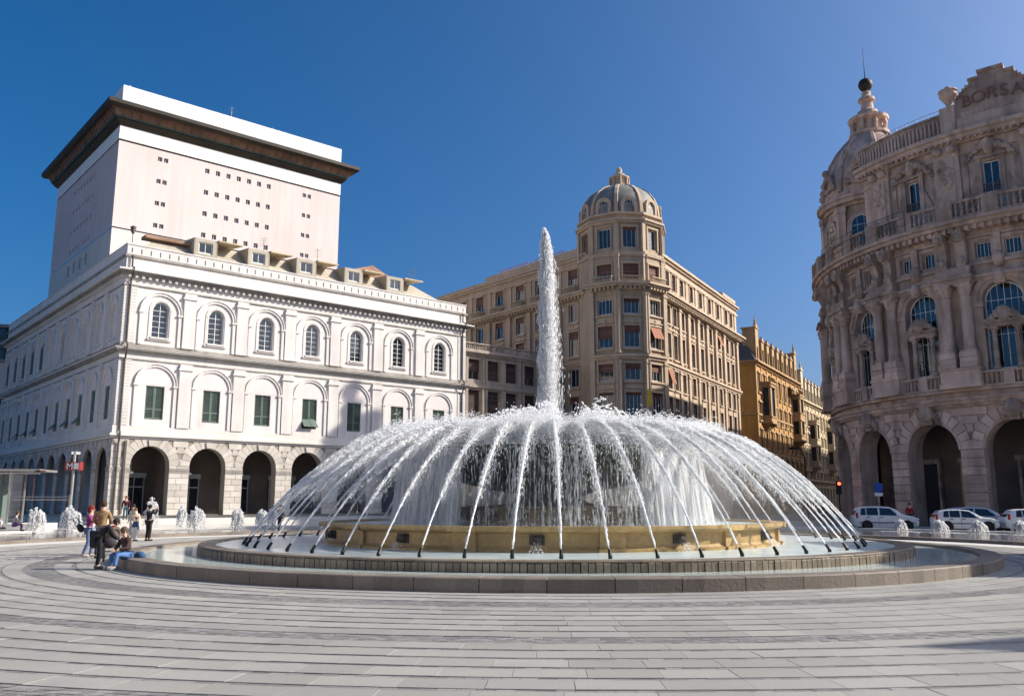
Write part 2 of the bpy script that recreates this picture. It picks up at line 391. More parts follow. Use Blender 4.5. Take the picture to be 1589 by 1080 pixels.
def window(fr, s, z, w, h, parent, arch=False, cols=2, rows=1, t=-.22, mat='win_white', fw=.07, blind=0, bmat='blind', sill=None):
    b, p, cache = win_mesh(w, h, arch, cols, rows, fw)
    if mat not in cache: cache[mat] = b.mesh('window', M[mat])
    if 'pane' not in cache: cache['pane'] = p.mesh('pane', M['glass'])
    o = obj('window', cache[mat], parent, fr.mat(s, t, z))
    obj('pane', cache['pane'], o)
    if blind:
        k = ('b', round(blind, 2), bmat)
        if k not in cache:
            q = MB(); z0 = h * (1 - blind); n = max(3, int(h * blind / .16))
            for i in range(n):
                a = z0 + (h - z0) * i / n; c = z0 + (h - z0) * (i + 1) / n
                q.box(LOC, -w / 2 + .02, w / 2 - .02, .012, .04, a + .012, c)
            cache[k] = q.mesh('blind', M[bmat])
        obj('blind', cache[k], o)
    if sill:
        k = ('s', sill)
        if k not in cache: cache[k] = MB().box(LOC, -w / 2 - .12, w / 2 + .12, -.02, .42, -.14, -.005).mesh('sill', M[sill])
        obj('sill', cache[k], o)
    return o

_sc = {}
def shutter_pair(fr, s, z, w, h, parent, t=-.06, flap=False):
    """two louvred leaves; the lower flap of one can be pushed out"""
    for sd in (-1, 1):
        k = (round(w, 2), round(h, 2), flap)
        if k not in _sc:
            b = MB(); lw = w / 2 - .015; z0 = h * .3 if flap else 0
            b.box(LOC, 0, .07, -.05, 0, z0, h); b.box(LOC, lw - .07, lw, -.05, 0, z0, h)
            for q in (z0, h * .3 - .05 if not flap else z0 + .01, h - .09): b.box(LOC, .07, lw - .07, -.049, -.001, q, q + .08)
            n = int((h - z0) / .085)
            for i in range(n):
                a = z0 + .05 + (h - z0 - .1) * i / n
                b.add([(.07, .008, a + .06), (lw - .07, .008, a + .06), (lw - .07, .042, a), (.07, .042, a)], [(0, 1, 2, 3)])
            if flap:
                b.add([(0, 0, z0), (lw, 0, z0), (lw, -.55, .12), (0, -.55, .12), (0, .03, z0), (lw, .03, z0), (lw, -.52, .09), (0, -.52, .09)],
                      [(0, 1, 2, 3), (4, 5, 6, 7), (0, 3, 7, 4), (1, 2, 6, 5), (3, 2, 6, 7)])
            _sc[k] = b.mesh('shutter', M['green'])
        obj('shutter', _sc[k], parent, fr.mat(s - w / 2 if sd < 0 else s + .015, t, z))

def balusters(b, fr, s0, s1, t, z0, z1, pitch=.28, r=.075, mi=0):
    n = max(1, int((s1 - s0) / pitch)); h = z1 - z0
    b.box(fr, s0, s1, t - .16, t + .16, z0, z0 + h * .14, mi, 1.5); b.box(fr, s0, s1, t - .18, t + .18, z1 - h * .14, z1, mi, 1.5)
    for i in range(n):
        s = s0 + (s1 - s0) * (i + .5) / n; x, y, _ = fr.pt(s, t, 0)
        b.lathe((x, y), [(r * .6, z0 + h * .14), (r * 1.25, z0 + h * .36), (r * .55, z0 + h * .66), (r * .9, z1 - h * .14)], 6, mi=mi)

class Block:
    """rectangular footprint from its near corner: u to the right along one face, v away along the other"""
    def __init__(k, C, u, Lu, Lv):
        k.C = Vector(C); k.u = Vector(u).normalized(); k.v = Vector((-k.u.y, k.u.x)); k.Lu = Lu; k.Lv = Lv
        k.R = Frame(k.C, k.u); k.L = Frame(k.C + k.v * Lv, -k.v); k.B = Frame(k.C + k.u * Lu, k.v)
    def ring(k, p): return [k.C + k.u * a + k.v * c for a, c in ((-p, -p), (k.Lu + p, -p), (k.Lu + p, k.Lv + p), (-p, k.Lv + p))]
    def slab(k, b, p, z0, z1, mi=0, p2=None):
        a = k.ring(p); c = k.ring(p if p2 is None else p2)
        b.add([(q.x, q.y, z0) for q in a] + [(q.x, q.y, z1) for q in c], [(3, 2, 1, 0), (4, 5, 6, 7), (0, 1, 5, 4), (1, 2, 6, 5), (2, 3, 7, 6), (3, 0, 4, 7)], mi); return b

# ------------------------------------------------------------------ the ground
FC = (1.44, 33.57)                      # fountain centre
g = MB(); g.add([(-2500, -2500, -.06), (2500, -2500, -.06), (2500, 2500, -.06), (-2500, 2500, -.06)], [(0, 1, 2, 3)])
o = g.build('ground', M['asphalt']); o['kind'] = 'structure'
def annulus(r0, r1, z, a0=0, a1=2 * PI, n=180, c=FC):
    b = MB(); b.lathe(c, [(r0, z), (r1, z)], n, a0, a1); return b
o = annulus(26.4, 66, 0).build('pavement', M['plaza']); o['kind'] = 'structure'
pav = annulus(14.4, 26.5, -.016).build('pavement', M['joint']); pav['kind'] = 'structure'
# rings of slabs with narrow courses of setts between them, wider sett bands every few rings
rings = []; r = 15.0
for kind, n in (('s', 3), ('b', .68), ('s', 6), ('b', .45), ('s', 6), ('b', .6), ('s', 3)):
    if kind == 'b': rings.append(('b', r, r + n)); r += n
    else:
        for i in range(n):
            rings.append(('s', r, r + .475)); rings.append(('c', r + .475, r + .60)); r += .60
R_OUT = r
slabs = []; sv = MB()
for kind, r0, r1 in rings:
    rm = (r0 + r1) / 2
    if kind == 's':
        L_ = random.uniform(.80, .95); n = int(2 * PI * rm / L_); ph = random.random()
        for i in range(n):
            a0 = 2 * PI * (i + ph) / n; a1 = 2 * PI * (i + 1 + ph) / n; slabs.append((r0 + .004, r1 - .004, a0 + .0018 / rm, a1 - .0018 / rm))
    else:
        rows = 1 if kind == 'c' else int((r1 - r0) / .11)
        for q in range(rows):
            ra = r0 + (r1 - r0) * q / rows; rb = r0 + (r1 - r0) * (q + 1) / rows
            n = int(2 * PI * rm / (.13 if kind == 'b' else .2))
            for i in range(n):
                a0 = 2 * PI * i / n + q * .004; am = (a0 + PI / n) % (2 * PI)
                if not (PI * .86 < am < PI * 2.14 or am < .14 * PI): continue
                a1 = a0 + 2 * PI / n - .008 / rm; z = -.008 + random.uniform(-.004, .003)
                sv.add([(FC[0] + R_ * math.cos(A), FC[1] + R_ * math.sin(A), z) for R_, A in ((ra + .005, a0), (rb - .005, a0), (rb - .005, a1), (ra + .005, a1))], [(0, 1, 2, 3)])
o = sv.build('sett_courses', M['sett'], pav, stuff=True)
def slab_geo(b, q):
    r0, r1, a0, a1 = q; z = random.uniform(-.0025, .0025); k = .002
    P = lambda R_, A, zz: (FC[0] + R_ * math.cos(A), FC[1] + R_ * math.sin(A), zz)
    da = k / r0
    t1, t2 = random.uniform(-.0015, .0015), random.uniform(-.0015, .0015)
    top = [P(r0 + k, a0 + da, z + t1), P(r1 - k, a0 + da, z + t2), P(r1 - k, a1 - da, z - t1), P(r0 + k, a1 - da, z - t2)]
    low = [P(r0, a0, z - .007), P(r1, a0, z - .007), P(r1, a1, z - .007), P(r0, a1, z - .007)]
    bot = [P(r0, a0, -.04), P(r1, a0, -.04), P(r1, a1, -.04), P(r0, a1, -.04)]
    b.add(top + low + bot, [(0, 1, 2, 3)] + [(i, (i + 1) % 4, 4 + (i + 1) % 4, 4 + i) for i in range(4)] + [(4 + i, 4 + (i + 1) % 4, 8 + (i + 1) % 4, 8 + i) for i in range(4)])
def in_view(q):
    a = (q[2] + q[3]) / 2; x = FC[0] + q[1] * math.cos(a); y = FC[1] + q[1] * math.sin(a)
    return (y > 0 and abs(x) / y < .61 and y > 8.6), math.hypot(x, y)
near = sorted((in_view(q)[1], i) for i, q in enumerate(slabs) if in_view(q)[0])
first = {i for _, i in near[:300]}
rest = MB()
for i, q in enumerate(slabs):
    if i in first:
        b = MB(); slab_geo(b, q); b.build('paving_slab', M['slab'], pav)
    else: slab_geo(rest, q)
rest.build('slab_rings', M['slab'], pav, stuff=True)

# ------------------------------------------------------------------ the white arcaded palace
AZ = .71284; U = (math.cos(AZ), math.sin(AZ)); AC = (-30.676, 66.497); LR, LL = 34.14, 43.0
K = Block(AC, U, LR, LL)
pal = thing('arcaded_palace', (AC[0] + 10, AC[1] + 25, 0), 'white three storey palace with stone arcade and arched windows below the tower', 'building')
cR = [2.95, 7.55, 12.05, 16.53, 21.1, 25.85, 30.8]; cLv = [2.3 + 3.85 * i for i in range(11)]; cL = [LL - c for c in cLv]
ZB = .88
b = MB()
hR = [(c - 1.5, c + 1.5, ZB, 6.25, 1) for c in cR]; hL = [(c - 1.45, c + 1.45, ZB, 6.15, 1) for c in cL]
wall(b, K.R, 0, LR, ZB, 6.75, hR, 0, .85, mi=0); wall(b, K.L, 0, LL, ZB, 6.75, hL, 0, .22, mi=0)
b.build('arcade_wall', M['ashlar_back'], pal)
b = MB()
h1 = [(c - .72, c + .72, 8.35, 11.0) for c in cR]; h2 = [(c - .65, c + .65, 14.9, 17.82, 1) for c in cR]
wall(b, K.R, 0, LR, 7.1, 21.4, h1 + h2, 0, .38)
h1 = [(c - .6, c + .6, 8.35, 11.0) for c in cL]; h2 = [(c - .62, c + .62, 14.9, 17.7, 1) for c in cL]
wall(b, K.L, 0, LL, 7.1, 21.4, h1 + h2, 0, .38)
wall(b, K.B, 0, LL, 0, 21.4)
b.build('wall', M['plaster'], pal)
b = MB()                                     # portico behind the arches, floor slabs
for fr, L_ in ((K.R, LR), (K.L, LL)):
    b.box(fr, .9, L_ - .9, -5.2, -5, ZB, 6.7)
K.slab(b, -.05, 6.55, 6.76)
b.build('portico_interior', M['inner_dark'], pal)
b = MB(); K.slab(b, -.3, 0, ZB); K.slab(b, .9, 0, .66); K.slab(b, 1.5, 0, .44); K.slab(b, 2.1, 0, .22)
b.build('steps', M['pale_stone'], pal)
# stones of the arcade
def rusticate(fr, cs, hw, spring, lo, hi, s0, s1, single, mat, parent, ch=.47, t=.05, vous=13, vr=.75, step=1e9, key=True, smax=1.15, g_=.014):
    """courses of blocks on the piers, wedge voussoirs round the arches"""
    joined = MB(); out = []
    def put(poly=None, bx=None, tt=t):
        b = joined if not single else MB()
        if bx: b.box(fr, bx[0], bx[1], -.02, tt, bx[2], bx[3], 0, step)
        else: b.prism(fr, poly, -.02, tt)
        if single: b.build('stone', mat, parent)
    edges = [s0] + [x for c in cs for x in (c - hw, c + hw)] + [s1]
    for i in range(0, len(edges), 2):
        a, c = edges[i] + g_, edges[i + 1] - g_
        if c - a < .15: continue
        n = int(round((spring - lo) / ch))
        for j in range(n):
            z0 = lo + (spring - lo) * j / n + g_; z1 = lo + (spring - lo) * (j + 1) / n - g_
            if j == 0 or c - a < smax: put(bx=(a, c, z0, z1), tt=t + (.05 if j == 0 else 0))
            else:
                m = a + (c - a) * (.36 if j % 2 else .62)
                put(bx=(a, m - g_, z0, z1)); put(bx=(m + g_, c, z0, z1))
        n = max(1, int(round((hi - spring) / ch)))
        for j in range(n):                    # spandrels, cut back to the voussoirs
            z0 = spring + (hi - spring) * j / n + g_; z1 = spring + (hi - spring) * (j + 1) / n - g_
            ro = hw + vr; zz = z0 - spring
            dx = math.sqrt(max(0, ro * ro - zz * zz)) if zz < ro else 0
            aa = a - hw + 0 if i else a; bb = c
            l = (edges[i] - hw) + dx + .02 if i else a; r_ = (edges[i + 1] + hw) - dx - .02 if i + 2 < len(edges) else c
            if r_ - l > .2: put(bx=(l, r_, z0, z1))
    for c in cs:
        for q in range(vous):
            a0 = PI * q / vous + g_ * .7 / hw; a1 = PI * (q + 1) / vous - g_ * .7 / hw; mid = q == vous // 2
            ro = hw + vr + (.12 if q % 2 == 0 else 0)
            pl = []
            for A, R_ in ((a0, hw + .005), (a0, ro), (a1, ro), (a1, hw + .005)):
                pl.append((c - R_ * math.cos(A), min(hi - g_, spring + R_ * math.sin(A))))
            put(poly=pl, tt=t + (.10 if mid and key else 0))
    if not single: joined.build('rusticated_courses', mat, parent, stuff=True)
rusticate(K.R, cR, 1.5, 4.75, ZB, 6.72, -.04, LR + .04, True, M['ashlar'], pal)
rusticate(K.L, sorted(cL), 1.45, 4.7, ZB, 6.72, 0, LL + .0, False, M['ashlar'], pal, smax=9)
# cornices and bands, as slabs right through the building
def bands(blk, name, mat, parent, *qs):
    for q in qs: bb = MB(); blk.slab(bb, *q[:3], p2=q[3] if len(q) > 3 else None); bb.build(name, mat, parent)
bands(K, 'ledge', M['cornice_light'], pal, (.10, 6.76, 6.92), (.28, 6.95, 7.15), (.09, 7.15, 7.75))
for fr, cs, hw, L_ in ((K.R, cR, 1.5, LR), (K.L, sorted(cL), 1.45, LL)):
    eds = [-.09] + [x for c in cs for x in (c - hw, c + hw)] + [L_ + .09]
    for i in range(0, len(eds), 2): b = MB(); b.box(fr, eds[i], eds[i + 1], 0, .11, 4.36, 4.56); b.box(fr, eds[i], eds[i + 1], 0, .085, 4.2, 4.36); b.build('impost', M['cornice_grey'], pal)
bands(K, 'moulding', M['cornice_grey'], pal, (.08, 12.95, 13.05), (.22, 13.52, 13.66), (.34, 13.66, 13.76), (.10, 18.86, 18.96), (.3, 19.72, 19.86), (.5, 19.86, 19.98), (.13, 21.2, 21.4), (.02, 13.97, 14.25))
bands(K, 'cornice', M['cornice_light'], pal, (.40, 13.78, 13.88), (.66, 19.98, 20.1), (.45, 13.88, 13.96, .05), (.60, 20.1, 20.28, .05))
b = MB()
for fr, L_ in ((K.R, LR), (K.L, LL)):
    n = int(L_ / .52)
    for i in range(n):
        s = L_ * (i + .5) / n; b.box(fr, s - .1, s + .1, .02, .3, 19.5, 19.71)
b.build('dentil_course', M['cornice_light'], pal, stuff=True)
for fr, L_, cs, hw in ((K.R, LR, cR, .5), (K.L, LL, cL, .38)):
    cs = sorted(cs); mids = [(a + c) / 2 for a, c in zip(cs, cs[1:])]
    for m in mids:
        for z0, z1 in ((7.76, 12.94), (14.26, 18.85)):
            b = MB(); b.box(fr, m - hw, m + hw, 0, .17, z0, z1 - .5); b.box(fr, m - hw - .09, m + hw + .09, 0, .26, z1 - .5, z1 - .3); b.box(fr, m - hw, m + hw, 0, .18, z1 - .3, z1); b.build('pilaster', M['plaster_trim'], pal)
    for c in cs:
        r = 1.42 if fr is K.R else 1.15
        for zs, zl in ((11.1, 7.76), (16.95, 14.26)):
            b = MB(); arc_strip(b, fr, c, zs, r, r + .2, 0, .11, n=12); arc_strip(b, fr, c, zs, r + .2, r + .27, 0, .17, n=12)
            for sd in (-1, 1):
                x = c + sd * (r + .12); b.box(fr, x - .12, x + .12, 0, .105, zl, zs - .14); b.box(fr, x - .2, x + .2, 0, .18, zs - .14, zs)
            b.build('archivolt', M['plaster_trim'], pal)
        b = MB(); b.box(fr, c - .95, c + .95, 0, .14, 14.66, 14.82)
        b.box(fr, c - .92, c - .74, 0, .05, 14.83, 17.1); b.box(fr, c + .74, c + .92, 0, .05, 14.83, 17.1); arc_strip(b, fr, c, 17.17, .72, .92, 0, .05, n=10)
        b.build('window_surround', M['plaster_trim'], pal)
        poly = [(c + (r - .02) * math.cos(PI * q / 12), 11.1 + (r - .02) * math.sin(PI * q / 12)) for q in range(13)]
        MB().prism(fr, poly, 0, .012).build('lunette_field', M['rose_plaster'], pal)
    b = MB()
    for a in (.0, L_ - 1.0):                  # quoins at the ends
        for j in range(39):
            z = 7.8 + j * .25 + (1.25 if j > 20 else 0); b.box(fr, a, a + 1.0, 0, .05, z + .012, z + .238)
    b.build('quoins', M['plaster_trim'], pal, stuff=True)
for i, c in enumerate(cR):
    window(K.R, c, 14.92, 1.26, 2.86, pal, True, 2, 5, -.2, fw=.06, sill='plaster_trim')
    shutter_pair(K.R, c, 8.4, 1.4, 2.58, pal, -.1, flap=(i == 3))
    MB().box(K.R, c - .7, c + .7, -.3, -.25, 8.35, 11).build('shutter_backing', M['hole'], pal)
for i, c in enumerate(cL):
    if i in (4,): window(K.L, c, 14.92, 1.2, 2.74, pal, True, 2, 5, -.2, 'win_grey')
    elif i < 6:
        bb = MB(); wall(bb, K.L, c - .7, c + .7, 14.8, 17.8, (), -.2); bb.build('blind_window', M['plaster_trim'], pal)
    else:
        shutter_pair(K.L, c, 14.92, 1.2, 2.3, pal, .03); MB().box(K.L, c - .6, c + .6, -.3, -.25, 14.9, 17.7).build('shutter_backing', M['hole'], pal)
    shutter_pair(K.L, c, 8.38, 1.15, 2.58, pal, -.08, flap=i in (2, 3, 4, 6, 7, 8))
    MB().box(K.L, c - .6, c + .6, -.3, -.25, 8.35, 11).build('shutter_backing', M['hole'], pal)
b = MB()                                      # parapet with small vents
pp = [(K.R, LR), (K.L, LL), (K.B, LL)]
for fr, L_ in pp: b.box(fr, 0, L_ - .25, -.25, 0, 21.41, 22.2)
for fr, L_ in pp: b.box(fr, -.06, L_ - .2, -.29, .06, 22.2, 22.3)
b.build('parapet', M['plaster'], pal)
b = MB()
for i in range(46): s = LR * (i + .5) / 46; b.box(K.R, s - .035, s + .035, .0, .02, 21.55, 21.95)
b.build('parapet_vents', M['drain'], pal, stuff=True)
for s in (.42, LR - .5):
    b = MB(); pts = [K.R.pt(s, .16, 21.3), K.R.pt(s, .16, 20.4), K.R.pt(s, .74, 20.15), K.R.pt(s, .74, 19.9), K.R.pt(s, .14, 19.3), K.R.pt(s, .14, 14.4), K.R.pt(s, .5, 14), K.R.pt(s, .5, 13.6), K.R.pt(s, .14, 12.9), K.R.pt(s, .16, 7.4), K.R.pt(s, .36, 7.2), K.R.pt(s, .36, 6.8), K.R.pt(s, .18, 6.4), K.R.pt(s, .16, .9)]
    b.tube(pts, .075, 7); b.build('downpipe', M['drain'], pal)
b = MB(); b.box(K.R, .9, 1.05, .1, .2, 1, 6.6); b.build('downpipe', M['drain'], pal)
for c in cR:
    f2 = Frame(K.R.pt(c - 1.25, -4.94, 0)[:2], K.R.u)
    b = MB(); b.box(f2, 0, 2.5, 0, .08, ZB, 3.9); b.build('shop_front', M['glass'], pal)
    b = MB()
    for q in (0, .8, 1.62, 2.42): b.box(f2, q, q + .08, .08, .14, ZB, 3.9)
    b.box(f2, 0, 2.5, .08, .13, 3.1, 3.2); b.box(f2, -.1, 2.6, .0, .2, 3.9, 4.3); b.build('shop_frame', M['win_grey'], pal)
# roof: sloped front with dormers, flat behind
b = MB()
za, zb = 21.5, 24.4
for s0, s1 in ((0, LR),):
    P = [K.R.pt(.4, -.4, za), K.R.pt(LR - .4, -.4, za), K.R.pt(LR - 4.5, -3.6, zb), K.R.pt(3.6, -3.6, zb), K.R.pt(.4, -LL + .4, za), K.R.pt(3.6, -LL + 3, zb), K.R.pt(LR - .4, -LL + .4, za), K.R.pt(LR - 4.5, -LL + 3, zb)]
    b.add(P, [(0, 1, 2, 3), (4, 0, 3, 5), (1, 6, 7, 2), (3, 2, 7, 5), (6, 4, 5, 7)])
rf = b.build('roof', M['roof_beige'], pal)
b = MB(); b.box(K.R, 21.5, 28.6, -9, -3.9, 24.3, 24.75); b.prism(K.R, [(22, 24.76), (28, 24.76), (25.2, 25.9)], -8.5, -4.2); b.build('roof_tiles', M['tile_red'], rf)
b = MB(); b.box(K.R, 2, 8, -3.4, -2.2, 23.7, 23.95); b.build('roof_tiles', M['tile_red'], rf)
for s in (6.83, 11.68, 16.4, 21.47, 26.25):
    b = MB(); z0, z1 = 22.55, 24.3; ws = .98
    wall(b, K.R, s - ws, s + ws, z0, z1, [(s - .62, s + .62, 23.0, 24.0)], -1.5, .2)
    for sd in (-1, 1): b.prism(Frame(K.R.pt(s + sd * ws, -1.5, 0)[:2], -K.R.n), [(0, z0), (2.6, z1 + .1), (2.6, z1 + .25), (0, z1)], -.04, .04)
    d = b.build('dormer', M['roof_beige'], pal)
    b = MB(); b.prism(Frame(K.R.pt(s + 1.1, -1.35, 0)[:2], -K.R.n), [(0, z1 - .02), (3.0, z1 + .35), (3.0, z1 + .45), (0, z1 + .1)], 0, 2.2); 
    q = b.build('dormer_roof', M['cream'], d)
    window(K.R, s, 23.0, 1.22, 1.0, pal, False, 2, 1, -1.62, fw=.09)
# lanterns under the arcade and a roof lamp bracket at the corner
for c in cR[:4]:
    b = MB(); x, y, z = K.R.pt(c - .9, -1.6, 4.2); b.ball((x, y, z), (.26, .26, .16)); b.tube([(x, y, z + .1), (x, y, 6.5)], .02, 5)
    b.build('hanging_lamp', M['steel'], pal)
b = MB(); x, y, z = K.R.pt(.35, -.12, 22.3)
b.tube([(x, y, z), (x, y, z + .8)], .03); b.lathe((x, y), [(.05, z + .8), (.16, z + .95), (.24, z + 1.35), (.27, z + 1.38), (.05, z + 1.5)], 6)
b.build('roof_lantern', M['drain'], pal)
for s in (13.2, 18.8, 30.0):
    b = MB(); x, y, z = K.R.pt(s, -4, 24.4); b.tube([(x, y, z), (x, y, z + 2.0)], .025, 5)
    for q in range(4): b.tube([(x - .45 + q * .04, y, z + 1.2 + q * .22), (x + .45 - q * .04, y, z + 1.2 + q * .22)], .014, 4)
    b.build('roof_aerial', M['steel'], pal)

# ------------------------------------------------------------------ the stage tower behind it
TC = (-41.571, 86.159); KT = Block(TC, U, 26.4, 25.0)
tow = thing('stage_tower', (TC[0], TC[1] + 18, 0), 'huge windowless looking white tower with dark overhanging cornice rising behind the palace', 'tower')
hT = []; wl = []
for z in (38.63, 36.11, 33.62, 31.14):
    for s in (4.33, 4.97, 21.55, 22.2): wl.append((s, z, .46, .5))
    for i in range(7): wl.append((9.55 + 1.233 * i, z, .5, .56))
hT = [(s - w / 2, s + w / 2, z - h / 2, z + h / 2) for s, z, w, h in wl]
hT.append((5.6, 6.9, 27.4, 28.35))
hTL = []
for z in (38.2, 35.8, 33.35, 30.88):
    for i in range(7): s = 25 - (8.65 + 1.27 * i); hTL.append((s - .25, s + .25, z - .28, z + .28))
for i in range(4): s = 25 - (9.1 + 2.4 * i); hTL.append((s - .4, s + .4, 27.9, 29.2))
b = MB(); wall(b, KT.R, 0, 26.4, 30.15, 39.6, [h for h in hT if h[2] > 30], 0, .3); wall(b, KT.L, 0, 25, 30.15, 39.6, [h for h in hTL if h[2] > 30], 0, .3)
wall(b, KT.B, 0, 25, 30.1, 39.6)
b.build('wall', M['tower_plaster'], tow)
b = MB(); wall(b, KT.R, 0, 26.4, 0, 30.0, [h for h in hT if h[2] < 30], 0, .3); wall(b, KT.L, 0, 25, 0, 30.0, [h for h in hTL if h[2] < 30], 0, .3); wall(b, KT.B, 0, 25, 0, 30.0)
b.build('lower_wall', M['tower_base'], tow)
b = MB(); KT.slab(b, -.06, 30.0, 30.15); KT.slab(b, -.08, 39.6, 39.82); b.build('groove', M['bronze_dark'], tow)
b = MB(); KT.slab(b, .03, 39.82, 41.3); KT.slab(b, -.0, 43.4, 45.9); b.build('attic_block', M['tower_white'], tow)
b = MB(); KT.slab(b, .1, 41.3, 41.75, p2=.55); KT.slab(b, .55, 41.75, 41.95); KT.slab(b, 1.5, 42.75, 43.0, p2=1.75); KT.slab(b, 1.75, 43.0, 43.4)
b.build('cornice', M['bronze_dark'], tow)
b = MB(); KT.slab(b, .72, 41.95, 42.1); b.build('cornice_edge', M['verdigris'], tow)
b = MB(); KT.slab(b, .75, 42.1, 42.75, p2=1.05); KT.slab(b, 1.2, 42.74, 42.76)
for fr, L_ in ((KT.R, 26.4), (KT.L, 25)):
    n = int(L_ / .9)
    for i in range(n + 1): s = L_ * i / n; b.prism(Frame(fr.pt(s - .04, 0, 0)[:2], fr.n), [(.74, 42.1), (.82, 42.1), (1.12, 42.74), (1.0, 42.74)], -.08, 0)
b.build('cornice_panels', M['bronze_brown'], tow)
for fr, hs in ((KT.R, hT), (KT.L, hTL)):
    for h in hs:
        w_, h_ = h[1] - h[0], h[3] - h[2]
        window(fr, (h[0] + h[1]) / 2, h[2], w_, h_, tow, False, 2, 1, -.14, 'win_grey', fw=.035)
b = MB(); x, y, z = KT.R.pt(12.3, -1, 45.9); b.tube([(x, y, z), (x, y, z + 1.7)], .03, 5); b.ball((x, y, z + 1.0), .09); b.tube([(x - .3, y, z + 1.4), (x + .3, y, z + 1.4)], .02, 4)
b.build('roof_aerial', M['steel'], tow)
for s in (.8, 17.3, 18.2, 19): x, y, z = KT.R.pt(s, -.6, 45.9); b = MB(); b.tube([(x, y, z), (x, y, z + .4)], .06, 5); b.build('roof_vent', M['steel'], tow)

# ------------------------------------------------------------------ the domed corner palace
a1, a2 = rad(29.7), rad(39.3)
ur = Vector((math.sin(a1), math.cos(a1))); ul = Vector((-math.sin(a2), math.cos(a2)))
TW = Vector((13.75, 105.2)); AP = 5.15
cor = thing('corner_palace', (TW.x + 6, TW.y + 15, 0), 'sandstone corner palace with grey ribbed dome over its rounded corner tower', 'building')
facets = []
for k in range(10):
    A = rad(-85 + 36 * k); n = Vector((math.cos(A), math.sin(A))); u = Vector((-n.y, n.x)); hw = AP * math.tan(PI / 10)
    facets.append((Frame(TW + n * AP - u * hw, u), 2 * hw))
FRr = Frame((18.2, 104.0), ur); FRl = Frame(Vector((9.4, 104.0)) + ul * 33.2, -ul); LRr, LRl = 35.2, 33.2
rows_f = [(28.65, 30.85), (24.1, 26.4), (19.75, 22.85), (15.85, 18.2), (11.7, 14.7), (5.5, 9.2)]
rows_t = [(28.2, 30.05), (23.9, 25.75), (19.85, 22.5), (15.95, 17.95), (11.6, 14.55), (5.5, 9.2)]
sR = [3.0, 5.4, 8.5, 12.55, 16.6, 20.8, 24.95, 29.3, 32.0]; sL = [LRl - q for q in (2.65, 9.1, 13.1, 17.6, 22.1, 26.3, 30.5)]
b = MB()
wall(b, FRr, 0, LRr, 0, 32.2, [(s - .7, s + .7, z0, z1) for s in sR for z0, z1 in rows_f], 0, .4)
wall(b, FRl, 0, LRl, 0, 32.2, [(s - .85, s + .85, z0, z1) for s in sL for z0, z1 in rows_f], 0, .4)
for k in (9, 0, 1): wall(b, facets[k][0], 0, facets[k][1], 0, 31.2, [(facets[k][1] / 2 - .95, facets[k][1] / 2 + .95, z0, z1) for z0, z1 in rows_t], 0, .4)
for k in (2, 8): wall(b, facets[k][0], 0, facets[k][1], 0, 31.2)
for k in range(10):
    L_ = facets[k][1]; wall(b, facets[k][0], 0, L_, 31.2, 36.4, [(L_ / 2 - .86, L_ / 2 + .86, 32.1, 34.6)] if k in (8, 9, 0, 1, 2) else (), -.12, .35)
pe = FRr.pt(LRr, 0, 0); pl_ = FRl.pt(0, 0, 0)
back = [Vector(pe[:2]), Vector(pe[:2]) + Vector((-ur.y, ur.x)) * 18, Vector(pl_[:2]) + Vector((ul.y, -ul.x)) * 10, Vector(pl_[:2])]
for p, q in zip(back, back[1:]): b.add([(p.x, p.y, 0), (q.x, q.y, 0), (q.x, q.y, 32.2), (p.x, p.y, 32.2)], [(0, 1, 2, 3)])
b.build('wall', M['sand'], cor)
b = MB(); c0 = Vector(FRr.pt(0, 0, 0)[:2]); c1 = Vector(FRl.pt(LRl, 0, 0)[:2]); loop = [c0, *back, c1]
for z in (10.2, 31.9): b.add([(p.x, p.y, z) for p in loop], [tuple(range(len(loop)))])
b.build('roof', M['roof_beige'], cor)
def trims(z0, z1, p):
    b = MB(); b.box(FRr, -.2, LRr + p, 0, p, z0, z1); b.box(FRl, -p, LRl + .2, 0, p, z0, z1)
    hw = facets[0][1] / 2
    for k in (9, 0, 1): b.box(facets[k][0], -p * .32, 2 * hw + p * .32, 0, p, z0, z1)
    b.build('cornice', M['sand_trim'], cor)
for q in ((18.45, 18.75, .22), (18.75, 19.05, .42), (10.2, 10.5, .4), (10.5, 10.9, .25), (31.0, 31.35, .2), (26.75, 27.1, .35), (27.1, 27.35, .9), (27.35, 27.62, 1.15)): trims(*q)
for z0, z1, p in ((31.9, 32.2, .25), (32.2, 32.45, .5)):
    MB().box(FRr, .1, LRr + p, -.2, p, z0, z1).build('cornice', M['sand_trim'], cor); MB().box(FRl, -p, LRl + .2, -.2, p, z0, z1).build('cornice', M['sand_trim'], cor)
for fr, L_ in ((FRr, LRr), (FRl, LRl)): MB().box(fr, .15, L_ - .1, -.5, -.05, 32.45, 33.0).build('parapet', M['sand_trim'], cor)
MB().box(FRl, 12, LRl, -.9, -.3, 33.0, 33.65).build('parapet', M['sand_trim'], cor); MB().box(FRr, 28.2, LRr, -.7, 0.02, 33.0, 33.5).build('parapet', M['sand_trim'], cor)
for z0, z1, p in ((31.2, 31.5, .22), (35.15, 35.4, .2), (35.4, 35.65, .4), (36.2, 36.5, .15)):
    b = MB()
    for k in range(10): b.box(facets[k][0], -p * .32, facets[k][1] + p * .32, -.3, p, z0, z1)
    b.build('cornice', M['sand_trim'], cor)
